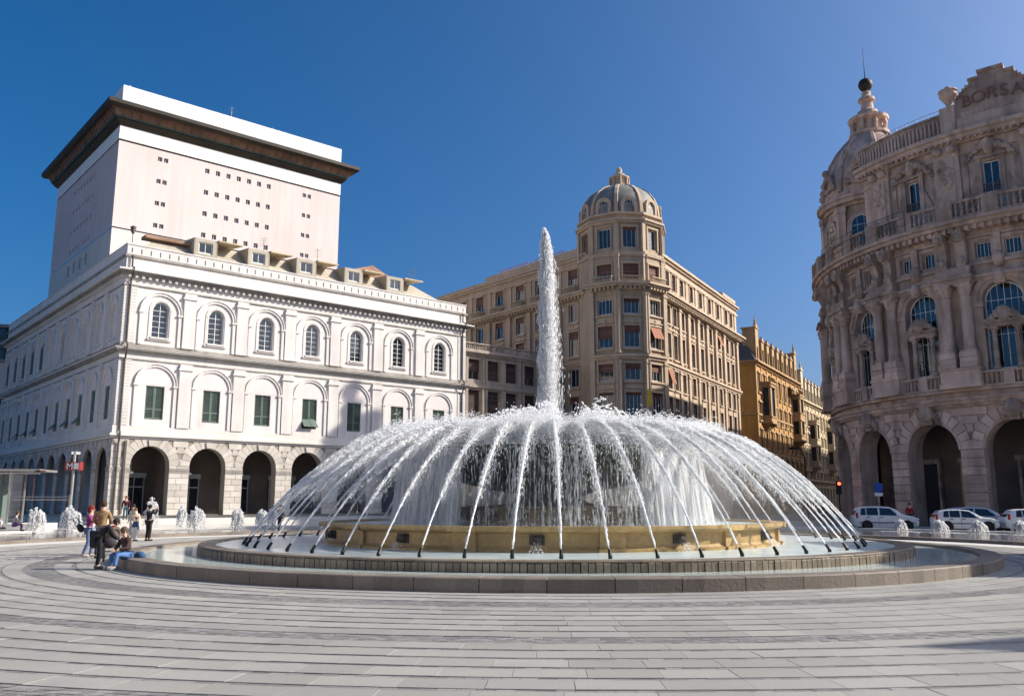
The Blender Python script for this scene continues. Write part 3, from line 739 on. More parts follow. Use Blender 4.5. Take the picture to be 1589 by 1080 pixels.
for k in range(10):
    L_ = facets[k][1]
    b = MB(); b.box(facets[k][0], -.26, .26, -.2, .1, 31.5, 35.14); b.build('pilaster', M['sand_trim'], cor)
    b = MB(); b.box(facets[k][0], L_ / 2 - 1.05, L_ / 2 - .86, -.15, .02, 32, 34.65); b.box(facets[k][0], L_ / 2 + .86, L_ / 2 + 1.05, -.15, .02, 32, 34.65); b.box(facets[k][0], L_ / 2 - 1.1, L_ / 2 + 1.1, -.15, .04, 34.65, 34.85)
    b.build('window_surround', M['sand_trim'], cor)
b = MB()
for fr, L_ in ((FRr, LRr), (FRl, LRl)):
    n = int(L_ / .62)
    for i in range(n): s = L_ * (i + .5) / n; b.box(fr, s - .12, s + .12, 0, .8, 26.78, 27.09)
for k in (9, 0, 1):
    for i in range(6): s = facets[k][1] * (i + .5) / 6; b.box(facets[k][0], s - .12, s + .12, 0, .8, 26.78, 27.09)
b.build('brackets', M['sand_trim'], cor, stuff=True)
def surrounds(fr, ss, hw, rows, pil, pw):
    for s in ss:
        for i, (z0, z1) in enumerate(rows):
            b = MB(); b.box(fr, s - hw - .17, s - hw, -.1, .07, z0 - .1, z1); b.box(fr, s + hw, s + hw + .17, -.1, .07, z0 - .1, z1)
            b.box(fr, s - hw - .22, s + hw + .22, -.05, .12, z1, z1 + .2); b.box(fr, s - hw - .25, s + hw + .25, -.05, .24, z0 - .3, z0 - .1)
            if i in (2,): b.box(fr, s - hw - .3, s + hw + .3, 0, .22, z1 + .32, z1 + .46); b.box(fr, s - .12, s + .12, 0, .18, z1 + .2, z1 + .75)
            if i in (1, 3): b.box(fr, s - hw - .1, s + hw + .1, 0, .07, z0 - .95, z0 - .4)
            b.build('window_surround', M['sand_trim'], cor)
    for p in pil:
        for z0, z1, t in ((11, 18.4, .2), (19.1, 26.7, .32), (27.7, 31.3, .12)):
            b = MB(); b.box(fr, p - pw, p + pw, 0, t, z0, z1); b.box(fr, p - pw - .06, p + pw + .06, 0, t + .08, z1 - .45, z1 - .2); b.box(fr, p - pw - .06, p + pw + .06, 0, t + .08, z0, z0 + .35); b.build('pilaster', M['sand_trim'], cor)
surrounds(FRr, sR, .7, rows_f, [1.2, 6.95, 10.5, 14.6, 18.7, 22.9, 27.1, 34.2], .42)
surrounds(FRl, sL, .85, rows_f, [LRl - q for q in (.5, 5.1, 6.7, 11.1, 15.3, 19.8, 24.2, 28.4, 32.6)], .36)
for k in (9, 0, 1): surrounds(facets[k][0], [facets[k][1] / 2], .95, rows_t, [.02, facets[k][1] - .02], .3)
for s in sL: b = MB(); balusters(b, FRl, s - 1.2, s + 1.2, .75, 27.63, 28.55, .24, .06); b.build('balustrade', M['sand_trim'], cor)
for k in (9, 0, 1): b = MB(); balusters(b, facets[k][0], .35, facets[k][1] - .35, .72, 27.63, 28.4, .24, .06); b.build('balustrade', M['sand_trim'], cor)
rb = random.Random(4)
for s in sR:
    for i, (z0, z1) in enumerate(rows_f[:5]):
        bl = rb.choice((0, 0, .35, .3, .5, .2)); w = window(FRr, s, z0, 1.4, z1 - z0, cor, False, 2, 2, -.25, blind=bl, bmat='blind', fw=.09)
for s in sL:
    for i, (z0, z1) in enumerate(rows_f[:5]):
        bl = rb.choice((.5, .4, .3, .6)) if i == 0 else rb.choice((0, .3, 0)); window(FRl, s, z0, 1.7, z1 - z0, cor, False, 2, 1, -.25, blind=bl, fw=.1)
TB = {9: (.62, 0, .58, .5, .1), 0: (1, .22, .32, .35, .12), 1: (.95, 0, 0, .45, .15)}
for k in (9, 0, 1):
    for i, (z0, z1) in enumerate(rows_t[:5]):
        window(facets[k][0], facets[k][1] / 2, z0, 1.9, z1 - z0, cor, False, 4 if i in (1, 4) else 3, 1, -.25, blind=TB[k][i], bmat='blind', fw=.09)
for k in (8, 9, 0, 1, 2): window(facets[k][0], facets[k][1] / 2, 32.1, 1.72, 2.5, cor, False, 3, 1, -.4, blind=1 if k == 8 else (.12 if k == 0 else 0), fw=.09)
for fr, s, z, w, h in ((facets[1][0], facets[1][1] / 2, 21.0, 1.85, 1.4), (FRr, 3.0, 16.4, 1.5, 1.9), (FRr, 24.95, 24.6, 1.4, 1.6)):
    b = MB(); b.add([fr.pt(s - w / 2, .05, z + h), fr.pt(s + w / 2, .05, z + h), fr.pt(s + w / 2, .65, z), fr.pt(s - w / 2, .65, z), fr.pt(s - w / 2, .02, z + h - .04), fr.pt(s + w / 2, .02, z + h - .04), fr.pt(s + w / 2, .62, z - .03), fr.pt(s - w / 2, .62, z - .03)], [(0, 1, 2, 3), (4, 5, 6, 7), (0, 4, 7, 3), (1, 5, 6, 2), (3, 2, 6, 7)])
    b.build('awning', M['orange_blind'], cor)
# dome
D = [(5.05, 36.5), (5.03, 37.1), (4.88, 38.1), (4.5, 39.1), (3.85, 40.0), (2.95, 40.7), (1.95, 41.15), (1.3, 41.3)]
dm = MB().lathe(TW, D, 40).build('dome', M['dome_grey'], cor, smooth=True)
for k in range(10):
    b = MB(); A = rad(-67 + 36 * k); u = (-math.sin(A), math.cos(A)); pts = []
    b2 = [(r + .16, z + .03) for r, z in D]
    for (r0, z0), (r1, z1) in zip(b2, b2[1:]):
        w = .2
        P = lambda r, z, s, d=0: (TW.x + (r - d) * math.cos(A) + u[0] * s, TW.y + (r - d) * math.sin(A) + u[1] * s, z)
        b.add([P(r0, z0, -w), P(r0, z0, w), P(r1, z1, w), P(r1, z1, -w), P(r0, z0, -w * 1.3, .3), P(r0, z0, w * 1.3, .3), P(r1, z1, w * 1.3, .3), P(r1, z1, -w * 1.3, .3)], [(0, 1, 2, 3), (0, 3, 7, 4), (1, 5, 6, 2)])
    b.build('rib', M['sand_trim'], dm)
for k in range(10):
    A = rad(-85 + 36 * k); n = Vector((math.cos(A), math.sin(A))); u = Vector((-n.y, n.x)); fr = Frame(TW + n * 5.05, u)
    b = MB(); arc_strip(b, fr, 0, 37.55, .62, 1.0, -1.2, .1, n=10); b.box(fr, -1.0, -.62, -.8, .1, 36.55, 37.55); b.box(fr, .62, 1.0, -.8, .1, 36.55, 37.55)
    b.build('dormer', M['sand_trim'], cor)
    if k in (8, 9, 0, 1, 2): window(fr, 0, 36.75, 1.24, 1.42, cor, True, 3, 1, -.1, mat='win_white', fw=.07)
b = MB(); b.lathe(TW, [(1.55, 41.1), (1.55, 41.35), (1.15, 41.45), (1.0, 42.5), (1.3, 42.6), (1.3, 42.75), (.8, 42.85), (.7, 43.2), (.35, 43.4), (.38, 43.9), (.02, 44.3)], 16)
for k in range(8): A = PI / 4 * k; b.tube([(TW.x + 1.2 * math.cos(A), TW.y + 1.2 * math.sin(A), 41.4), (TW.x + 1.2 * math.cos(A), TW.y + 1.2 * math.sin(A), 42.6)], .15, 6)
b.build('lantern', M['sand_trim'], cor)
b = MB()
for s0, s1 in ((13.5, 20), (21, 27)):
    b.box(FRl, s0, s1, -2.4, -2.3, 33.7, 34.25); b.box(FRl, s0, s1, -1.6, -1.55, 33.65, 33.72)
    for q in range(5): s = s0 + (s1 - s0) * q / 4; b.box(FRl, s - .03, s + .03, -1.6, -1.54, 33.65, 34.5)
    b.box(FRl, s0, s1, -1.61, -1.55, 34.42, 34.5)
b.box(FRr, 14, 19, -2, -1.9, 33, 33.6)
b.build('terrace_rail', M['terrace_red'], cor)
b = MB(); k = facets[0]; x, y, z = k[0].pt(k[1] * .95, .2, 14.2)
b.tube([(x, y, z), k[0].pt(k[1] * .95 + .1, 1.3, 14.9)], .04, 5, mi=0); p0 = k[0].pt(k[1] * .95 + .05, 1.1, 14.8)
for q in range(4): b.box(Frame((p0[0] - .22 + q * .11, p0[1] + .02 * (q % 2)), (1, 0)), 0, .11, 0, .02, 12.7 + .1 * q, 14.7, 1)
b.build('flag', [M['drain'], M['yellow']], cor)

# ------------------------------------------------------------------ low loggia wing between the two palaces
FL = Frame((-4.9, 97.0), U)
log = thing('loggia_wing', (0, 104, 0), 'lower shaded wing with two rows of dark square bays behind the central jet', 'building')
cG = [.9, 3.72, 6.46, 9.4, 12.2]; b = MB()
wall(b, FL, -1.5, 14.2, 0, 19.0, [(c - .95, c + .95, z0, z1) for c in cG for z0, z1 in ((15.7, 18.05), (11.15, 14.5), (5.2, 9.2))], 0, .7)
wall(b, Frame(FL.pt(14.2, 0, 0)[:2], (-FL.n.x, -FL.n.y)), 0, 12, 0, 19)
b.add([FL.pt(-1.5, 0, 18.9), FL.pt(14.2, 0, 18.9), FL.pt(14.2, -12, 18.9), FL.pt(-1.5, -12, 18.9)], [(0, 1, 2, 3)])
b.build('wall', M['shaded_sand'], log)
for z0, z1, p in ((18.45, 18.7, .3), (18.7, 18.98, .6), (14.75, 15.0, .25), (15.0, 15.25, .12), (10.3, 10.6, .3)): MB().box(FL, -1.5, 14.2, 0, p, z0, z1).build('cornice', M['shaded_sand'], log)
for c in cG:
    for sd in (-1, 1):
        for z0, z1 in ((10.7, 14.7), (15.3, 18.4)): MB().box(FL, c + sd * 1.2 - .16, c + sd * 1.2 + .16, 0, .12, z0, z1).build('pilaster', M['shaded_sand'], log)
b = MB(); balusters(b, FL, -1.5, 14.2, .2, 19.0, 19.85, .3, .07); b.build('balustrade', M['shaded_sand'], log)
for c in cG:
    for z0, z1 in ((15.7, 18.05), (11.15, 14.5)): window(FL, c, z0, 1.9, z1 - z0, log, False, 2, 1, -.5, 'win_grey', blind=rb.choice((.97, .97, .6)), bmat='dark_blind', fw=.07)

# ------------------------------------------------------------------ houses along the street on the right
def street_house(root_, fr, s0, s1, zc, zr, nwin, rows, mats, oriels, arch_row=None, end=True, hw=.62):
    wallm, trim, roofm = mats; b = MB(); L_ = s1 - s0
    ss = [s0 + L_ * (i + .5) / nwin for i in range(nwin)]
    wall(b, fr, s0, s1, 0, zc, [(s - hw, s + hw, z0, z1) for s in ss for z0, z1 in rows], 0, .35)
    wall(b, Frame(fr.pt(s0, -14, 0)[:2], fr.n), 0, 14, 0, zc)
    wall(b, Frame(fr.pt(s1, 0, 0)[:2], (-fr.n.x, -fr.n.y)), 0, 14, 0, zc)
    b.build('wall', wallm, root_)
    for z0, z1, p in ((zc - .7, zc - .3, .3), (zc - .3, zc, .75), (zc - 9.2, zc - 8.9, .2), (6.2, 6.6, .5), (rows[2][0] - .9, rows[2][0] - .6, .25)):
        MB().box(fr, s0 - p, s1 + p * .3, -13.8, p, z0, z1).build('cornice', trim, root_)
    for s in ss:
        for z0, z1 in rows:
            b = MB(); b.box(fr, s - hw - .22, s - hw, 0, .1, z0, z1); b.box(fr, s + hw, s + hw + .22, 0, .1, z0, z1); b.box(fr, s - hw - .4, s + hw + .4, 0, .3, z1 + .02, z1 + .25); b.box(fr, s - hw - .3, s + hw + .3, 0, .25, z0 - .25, z0)
            b.prism(fr, [(s - hw - .3, z1 + .26), (s + hw + .3, z1 + .26), (s, z1 + .65)], 0, .2); b.build('window_surround', trim, root_)
    for i in range(nwin + 1):
        s = s0 + L_ * i / nwin; MB().box(fr, s - .3, s + .3, -.02, .14, 6.7, zc - .75).build('pilaster', trim, root_)
    b = MB(); ov = .2; d = 2.6
    P = [fr.pt(s0 - .2, ov, zc), fr.pt(s1 + .1, ov, zc), fr.pt(s1 - 1.0, -d, zr), fr.pt(s0 + 1.6, -d, zr), fr.pt(s0 - .2, -14, zc), fr.pt(s0 + 1.6, -11, zr), fr.pt(s1, -14, zc), fr.pt(s1 - 1, -11, zr)]
    b.add(P, [(0, 1, 2, 3), (4, 0, 3, 5), (3, 2, 7, 5), (1, 6, 7, 2)]); rf = b.build('roof', roofm, root_)
    for i, s in enumerate(ss):
        b = MB(); big = i in (0, nwin - 1); w_ = .95 if big else .75; zt = zr + (1.2 if big else -.6)
        wall(b, fr, s - w_, s + w_, zc, zt, [(s - .5, s + .5, zc + .5, zc + 2.6)], .05, .3)
        b.box(fr, s - w_ - .15, s + w_ + .15, -2.4, .2, zt, zt + .22)
        for sd in (-1, 1): b.box(fr, s + sd * w_ - .05, s + sd * w_ + .05, -2.2, .04, zc, zt)
        b.prism(fr, [(s - w_, zt + .22), (s + w_, zt + .22), (s, zt + .95)], -.4, .1)
        if big:
            x, y, z = fr.pt(s, -.2, zt + .9); b.tube([(x, y, z), (x, y, z + .6), (x, y, z + 1.6)], [.22, .12, .03], 6); b.ball((x, y, z + .5), .24)
        dd = b.build('dormer', trim, root_)
        window(fr, s, zc + .5, 1.0, 2.1, root_, False, 2, 2, -.18, 'win_grey')
    for s in ss:
        for z0, z1 in rows: window(fr, s, z0, 2 * hw, z1 - z0, root_, False, 2, 2, -.2, 'win_grey', blind=rb.choice((0, 0, .4)), bmat='green')
    for so_, z0, z1, w_ in oriels:
        b = MB(); pr = 1.5
        pl = [(-w_, 0), (-w_ * .72, pr), (w_ * .72, pr), (w_, 0)]
        P = lambda q, z: fr.pt(so_ + q[0], q[1], z)
        for a, c in zip(pl, pl[1:]):
            fa = Frame(P(a, 0)[:2], (P(c, 0)[0] - P(a, 0)[0], P(c, 0)[1] - P(a, 0)[1])); Lf = math.hypot(P(c, 0)[0] - P(a, 0)[0], P(c, 0)[1] - P(a, 0)[1])
            nz = max(1, int((z1 - z0) / 4.2))
            hs = [(Lf * .2, Lf * .8, z0 + (z1 - z0) * q / nz + 1.1, z0 + (z1 - z0) * (q + 1) / nz - .7) for q in range(nz)]
            wall(b, fa, 0, Lf, z0, z1, hs, 0, .25)
            for h in hs:
                b.box(fa, 0, Lf, 0, .12, h[2] - .3, h[2] - .1); b.box(fa, 0, Lf, 0, .15, h[3] + .1, h[3] + .35)
                b.add([fa.pt(h[0], -.2, h[2]), fa.pt(h[1], -.2, h[2]), fa.pt(h[1], -.2, h[3]), fa.pt(h[0], -.2, h[3])], [(0, 1, 2, 3)], 1)
        for z, gr in ((z0, 0), (z1, 0)): b.add([P(q, z) for q in pl], [(0, 1, 2, 3)])
        for z in (z0 - .25, z1):
            b.add([fr.pt(so_ + x * 1.12, y * 1.12, zz) for zz in (z, z + .3) for x, y in pl], [(0, 1, 2, 3), (4, 5, 6, 7), (0, 1, 5, 4), (1, 2, 6, 5), (2, 3, 7, 6)])
        b.add([P(q, z0 - .25) for q in pl] + [fr.pt(so_ - .4, 0, z0 - 1.8), fr.pt(so_ + .4, 0, z0 - 1.8)], [(0, 1, 4), (1, 2, 5, 4), (2, 3, 5)])
        n = 9
        for i in range(n): q = -w_ * .72 + 2 * w_ * .72 * i / (n - 1); x, y, _ = fr.pt(so_ + q, pr * .95, 0); b.tube([(x, y, z1 + .3), (x, y, z1 + 1.1)], .07, 5)
        b.box(fr, so_ - w_ * .8, so_ + w_ * .8, pr * .85, pr * 1.05, z1 + 1.1, z1 + 1.25)
        b.build('bay_window', [trim, M['glass']], root_)
FS = Frame((18.346, 104.5), ur)
yel = thing('ochre_house', (48, 155, 0), 'ochre yellow house with corbelled bay windows and steep grey roof', 'house', 'houses along the street')
street_house(yel, FS, 46, 80.5, 25.6, 30.2, 9, [(20.4, 23.6), (15.6, 18.6), (11, 14), (7.2, 9.6), (.6, 4.8)], (M['ochre'], M['ochre_trim'], M['slate']), [(51.5, 15.4, 22.0, 2.6), (75.5, 13.8, 22.4, 2.7)])
cre = thing('cream_house', (65, 190, 0), 'cream stone house with balconies beyond the ochre yellow one', 'house', 'houses along the street')
street_house(cre, FS, 82.5, 119, 22.7, 27.6, 10, [(17.6, 20.6), (13.2, 16.0), (9.2, 11.9), (6.7, 8.6), (.6, 4.8)], (M['cream'], M['cream'], M['slate']), [(91, 9.4, 18.6, 2.4), (111, 9.4, 18.6, 2.4)])
b = MB(); b.add([FS.pt(70.0, .4, 24.0), FS.pt(74.0, .4, 24.0), FS.pt(74, 1.6, 23.0), FS.pt(70, 1.6, 23.0)], [(0, 1, 2, 3)]); b.build('green_awning', M['green'], yel)
far = thing('pale_house', (95, 230, 0), 'pale house closing the far end of the street', 'house', 'houses along the street')
street_house(far, FS, 122, 160, 24, 28, 10, [(18.5, 21.5), (14, 17), (9.5, 12.5), (6.7, 8.6), (.6, 4.8)], (M['sand'], M['cream'], M['slate']), [])

# ------------------------------------------------------------------ far building at the left edge
fl = thing('dark_roofed_building', (-62, 108, 0), 'pink building with dark glazed top floors behind the shaded side of the palace', 'building')
FF = Frame((-75, 100), (1, .15)); b = MB(); b.box(FF, 0, 19, -12, 0, 0, 18.4); b.build('wall', M['rose_plaster'], fl)
b = MB(); b.box(FF, -.4, 19.4, -12.4, .4, 18.4, 18.7); b.box(FF, -.2, 19.2, -12, .2, 22.6, 23.0); b.build('eaves', M['cornice_grey'], fl)
b = MB(); b.box(FF, .3, 18.8, -11, -.2, 18.7, 22.6); b.build('glazed_floor', M['glass'], fl)
b = MB()
for i in range(10): s = .6 + 1.95 * i; b.box(FF, s - .1, s + .1, -.2, -.02, 18.7, 22.6)
for z in (20, 21.3): b.box(FF, .3, 18.8, -.2, -.04, z, z + .12)
b.build('glazing_bars', M['verdigris'], fl)
for i in range(6):
    for z in (12.2, 7.5): window(FF, 1.8 + 3.1 * i, z, 1.3, 2.4, fl, False, 2, 2, .08, 'win_grey')

# ------------------------------------------------------------------ the exchange palace with its round corner
BC = (51.131, 79.674); BR = 19.93; BT = rad(-150.2); CB = Cyl(BC, BR, BT); BS = 6.365
bor = thing('exchange_palace', (BC[0], BC[1], 0), 'huge curved pink stone palace with arcade, paired columns and a domed turret', 'building')
bays = [k * BS for k in (-3, -2, -1, 0, 1, 2)]; B0, B1 = -3.5 * BS, 2.5 * BS; AT0 = -1 * BS + .75
STEP = 1.1
b = MB()
ha = [(c - 2.28, c + 2.28, 0, 8.2, 1) for c in bays]
wall(b, CB, B0, B1, 0, 9.3, ha, 0, 1.5, STEP)
b.build('arcade_wall', M['borsa'], bor)
b = MB()
hb = [(c - 1.42, c + 1.42, 11.9, 18.82, 1) for c in bays] + [(c + d - .56, c + d + .56, 20.85, 22.1) for c in bays for d in (-1.05, 1.05)]
wall(b, CB, B0, B1, 9.3, 23.9, hb, 0, .7, STEP)
hc = [(c - .62, c + .62, 26.1, 28.7) for c in bays if c > AT0]
wall(b, CB, AT0, B1, 23.9, 31.6, hc, -.35, .5, STEP)
rest_a = [BT + B1 / BR + (2 * PI - (B1 - B0) / BR) * i / 24 for i in range(25)]
pts = [(BC[0] + BR * math.cos(a), BC[1] + BR * math.sin(a)) for a in rest_a]
for p, q in zip(pts, pts[1:]): b.add([(*p, 0), (*q, 0), (*q, 24.0), (*p, 24.0)], [(0, 1, 2, 3)])
ring = [(BC[0] + (BR - .4) * math.cos(a), BC[1] + (BR - .4) * math.sin(a)) for a in [2 * PI * i / 60 for i in range(60)]]
b.add([(*p, 24.0) for p in ring], [tuple(range(60))])
p0 = CB.pt(AT0, -.35, 0); p1 = CB.pt(AT0, -9, 0)          # return wall of the attic
b.add([(p0[0], p0[1], 24), (p1[0], p1[1], 24), (p1[0], p1[1], 31.6), (p0[0], p0[1], 31.6)], [(0, 1, 2, 3)])
ia = [BT + (AT0 + (B1 - AT0) * i / 12) / BR for i in range(13)]
arcp = [(BC[0] + (BR - .5) * math.cos(a), BC[1] + (BR - .5) * math.sin(a)) for a in ia] + [(BC[0] + 14, BC[1] - 4), (BC[0] + 4, BC[1] + 8), (p1[0], p1[1])]
b.add([(*p, 31.2) for p in arcp], [tuple(range(len(arcp)))])
b.build('wall', M['borsa'], bor)
b = MB()
for i in range(26):
    a = B0 - 1 + (B1 - B0 + 2) * i / 26; c = B0 - 1 + (B1 - B0 + 2) * (i + 1) / 26
    b.add([CB.pt(a, -5.5, 0), CB.pt(c, -5.5, 0), CB.pt(c, -5.5, 9.3), CB.pt(a, -5.5, 9.3)], [(0, 1, 2, 3)]); b.add([CB.pt(a, -.1, 9.2), CB.pt(c, -.1, 9.2), CB.pt(c, -5.6, 9.2), CB.pt(a, -5.6, 9.2)], [(0, 1, 2, 3)])
b.build('arcade_interior', M['inner_dark'], bor)
for c in bays[1:5]:                         # door frames inside the arcade
    b = MB(); b.box(CB, c - 1.7, c - 1.4, -5.5, -5.2, 0, 5.2); b.box(CB, c + 1.4, c + 1.7, -5.5, -5.2, 0, 5.2); b.box(CB, c - 1.9, c + 1.9, -5.5, -5.1, 5.2, 5.6); b.box(CB, c - 1.4, c + 1.4, -5.48, -5.4, 0, 5.2, 1)
    b.build('doorway', [M['borsa_dark'], M['hole']], bor)
rusticate(CB, bays[1:], 2.28, 5.92, .0, 9.2, bays[1] - BS / 2, B1, True, M['borsa_block'], bor, ch=.66, t=.16, vous=13, vr=.95, step=.9, smax=9, g_=.035)
for c in bays: b = MB(); arc_strip(b, CB, c, 5.92, 2.2, 2.42, -.3, .19, n=14); b.build('arch_edge', M['borsa'], bor)
for z0, z1, p in ((9.25, 9.45, .3), (9.45, 9.75, .55), (9.75, 9.92, .75), (10.4, 10.62, .42), (18.95, 19.2, .3), (19.2, 19.42, .5), (20.25, 20.5, .28), (22.5, 22.7, .2), (23.15, 23.4, .7), (23.4, 23.7, 1.15), (23.7, 23.95, 1.45)):
    MB().box(CB, B0, B1, -.1, p, z0, z1, 0, STEP).build('cornice', M['borsa'], bor)
for z0, z1, p in ((30.6, 30.85, .1), (30.85, 31.2, .5), (31.2, 31.55, .75), (29.7, 29.9, -.2)): MB().box(CB, AT0, B1, -.6, p, z0, z1, 0, STEP).build('cornice', M['borsa'], bor)
b = MB()
n = int((B1 - B0) / .55)
for i in range(n): s = B0 + (B1 - B0) * (i + .5) / n; b.box(CB, s - .13, s + .13, .1, .95, 23.0, 23.38)
for i in range(int((B1 - AT0) / .5)): s = AT0 + .25 + .5 * i; b.box(CB, s - .1, s + .1, -.3, .45, 30.68, 30.84)
for i in range(int((B1 - B0) / .34)): s = B0 + .34 * (i + .5); b.box(CB, s - .08, s + .08, 0, .3, 10.64, 10.8); b.box(CB, s - .08, s + .08, 0, .38, 9.3, 9.44)
b.build('dentil_course', M['borsa'], bor, stuff=True)
for c in bays[1:]:                           # columns, pedestals and consoles between the bays
    for sd in (-1, 1):
        s = c - BS / 2 + sd * .74; x, y, _ = CB.pt(s, .62, 0)
        b = MB()
        b.lathe((x, y), [(.52, 13.5), (.52, 13.66), (.44, 13.74), (.47, 13.84), (.40, 13.95), (.41, 15.2), (.36, 17.75), (.42, 17.82), (.36, 17.9), (.40, 18.2), (.56, 18.62)], 14)
        b.box(CB, s - .56, s + .56, .06, 1.18, 18.62, 18.82); b.box(CB, s - .55, s + .55, .07, 1.17, 13.36, 13.5)
        for q in range(8): A = PI / 4 * q; b.ball((x + .42 * math.cos(A), y + .42 * math.sin(A), 18.3), (.1, .1, .2), 5, 3)
        b.build('column', M['borsa'], bor)
    s = c - BS / 2; b = MB()
    b.box(CB, s - 1.45, s + 1.45, 0, 1.25, 10.62, 11.0); b.box(CB, s - 1.4, s + 1.4, 0, 1.15, 11.0, 11.95); b.box(CB, s - 1.48, s + 1.48, 0, 1.26, 11.95, 12.15)
    for sd in (-1, 1):
        for j in range(3): b.box(CB, s + sd * .74 - .6, s + sd * .74 + .6, 0, 1.22 - .06 * (j % 2), 12.17 + .4 * j, 12.55 + .4 * j)
    b.build('pedestal', M['borsa_block'], bor)
    b = MB(); b.box(CB, s - 1.4, s + 1.4, 0, 1.1, 18.83, 19.2); b.box(CB, s - 1.5, s + 1.5, 0, 1.3, 19.2, 19.45); b.box(CB, s - 1.3, s + 1.3, 0, .9, 19.45, 20.2)
    for sd in (-1, 1):
        fa = CB.mat(s + sd * .72, 0, 0)
        pr = [(0, 20.2), (-.75, 20.2), (-.85, 20.6), (-.6, 21.2), (-.75, 21.9), (-1.25, 22.6), (-1.35, 23.1), (0, 23.1)]
        vv = [tuple(fa @ Vector((x, y, z))) for x in (-.36, .36) for y, z in pr]; k = len(pr)
        b.add(vv, [tuple(range(k)), tuple(range(2 * k - 1, k - 1, -1))] + [(i, (i + 1) % k, k + (i + 1) % k, k + i) for i in range(k)])
        p = fa @ Vector((0, -1.2, 22.5)); b.ball(p, (.34, .34, .42), 7, 5); p = fa @ Vector((0, -.7, 20.7)); b.ball(p, (.3, .3, .4), 7, 5)
    b.build('console', M['borsa_dark'], bor)
    b = MB(); b.box(CB, s - 1.0, s + 1.0, -.3, .05, 24.0, 30.6); b.box(CB, s - .62, s + .62, -.3, .16, 24.6, 29.6) if s > AT0 else None
    if s > AT0:
        for q in range(26):
            a = random.uniform(0, 2 * PI); r_ = random.uniform(0, .8); p = CB.pt(s + r_ * math.cos(a) * .9, .18, 28.3 + r_ * math.sin(a) * 1.4); rr = random.uniform(.12, .3); b.ball(p, (rr, rr, rr * 1.3), 6, 4)
        b.ball(CB.pt(s - .55, .3, 30.2), (.42, .42, .35)); b.ball(CB.pt(s + .55, .3, 30.2), (.42, .42, .35))
        b.build('attic_pilaster', M['borsa'], bor)
def cartouche(b, c, t, z, w, h, seed):
    q_ = random.Random(seed)
    for sd in (-1, 1):
        for i in range(14):
            f = i / 13; s = c + sd * (.15 + f * w); zz = z + h * (.85 - 1.1 * f * f) + .12 * math.sin(i * 1.7); rr = .30 - .15 * f + q_.uniform(-.05, .07)
            b.ball(CB.pt(s, t + .08, zz), (rr, rr, rr * 1.1), 6, 4)
    b.ball(CB.pt(c, t + .18, z + h * .55), (.42, .42, .62), 8, 6); b.ball(CB.pt(c, t + .3, z + h * 1.05), (.26, .26, .3), 7, 5)
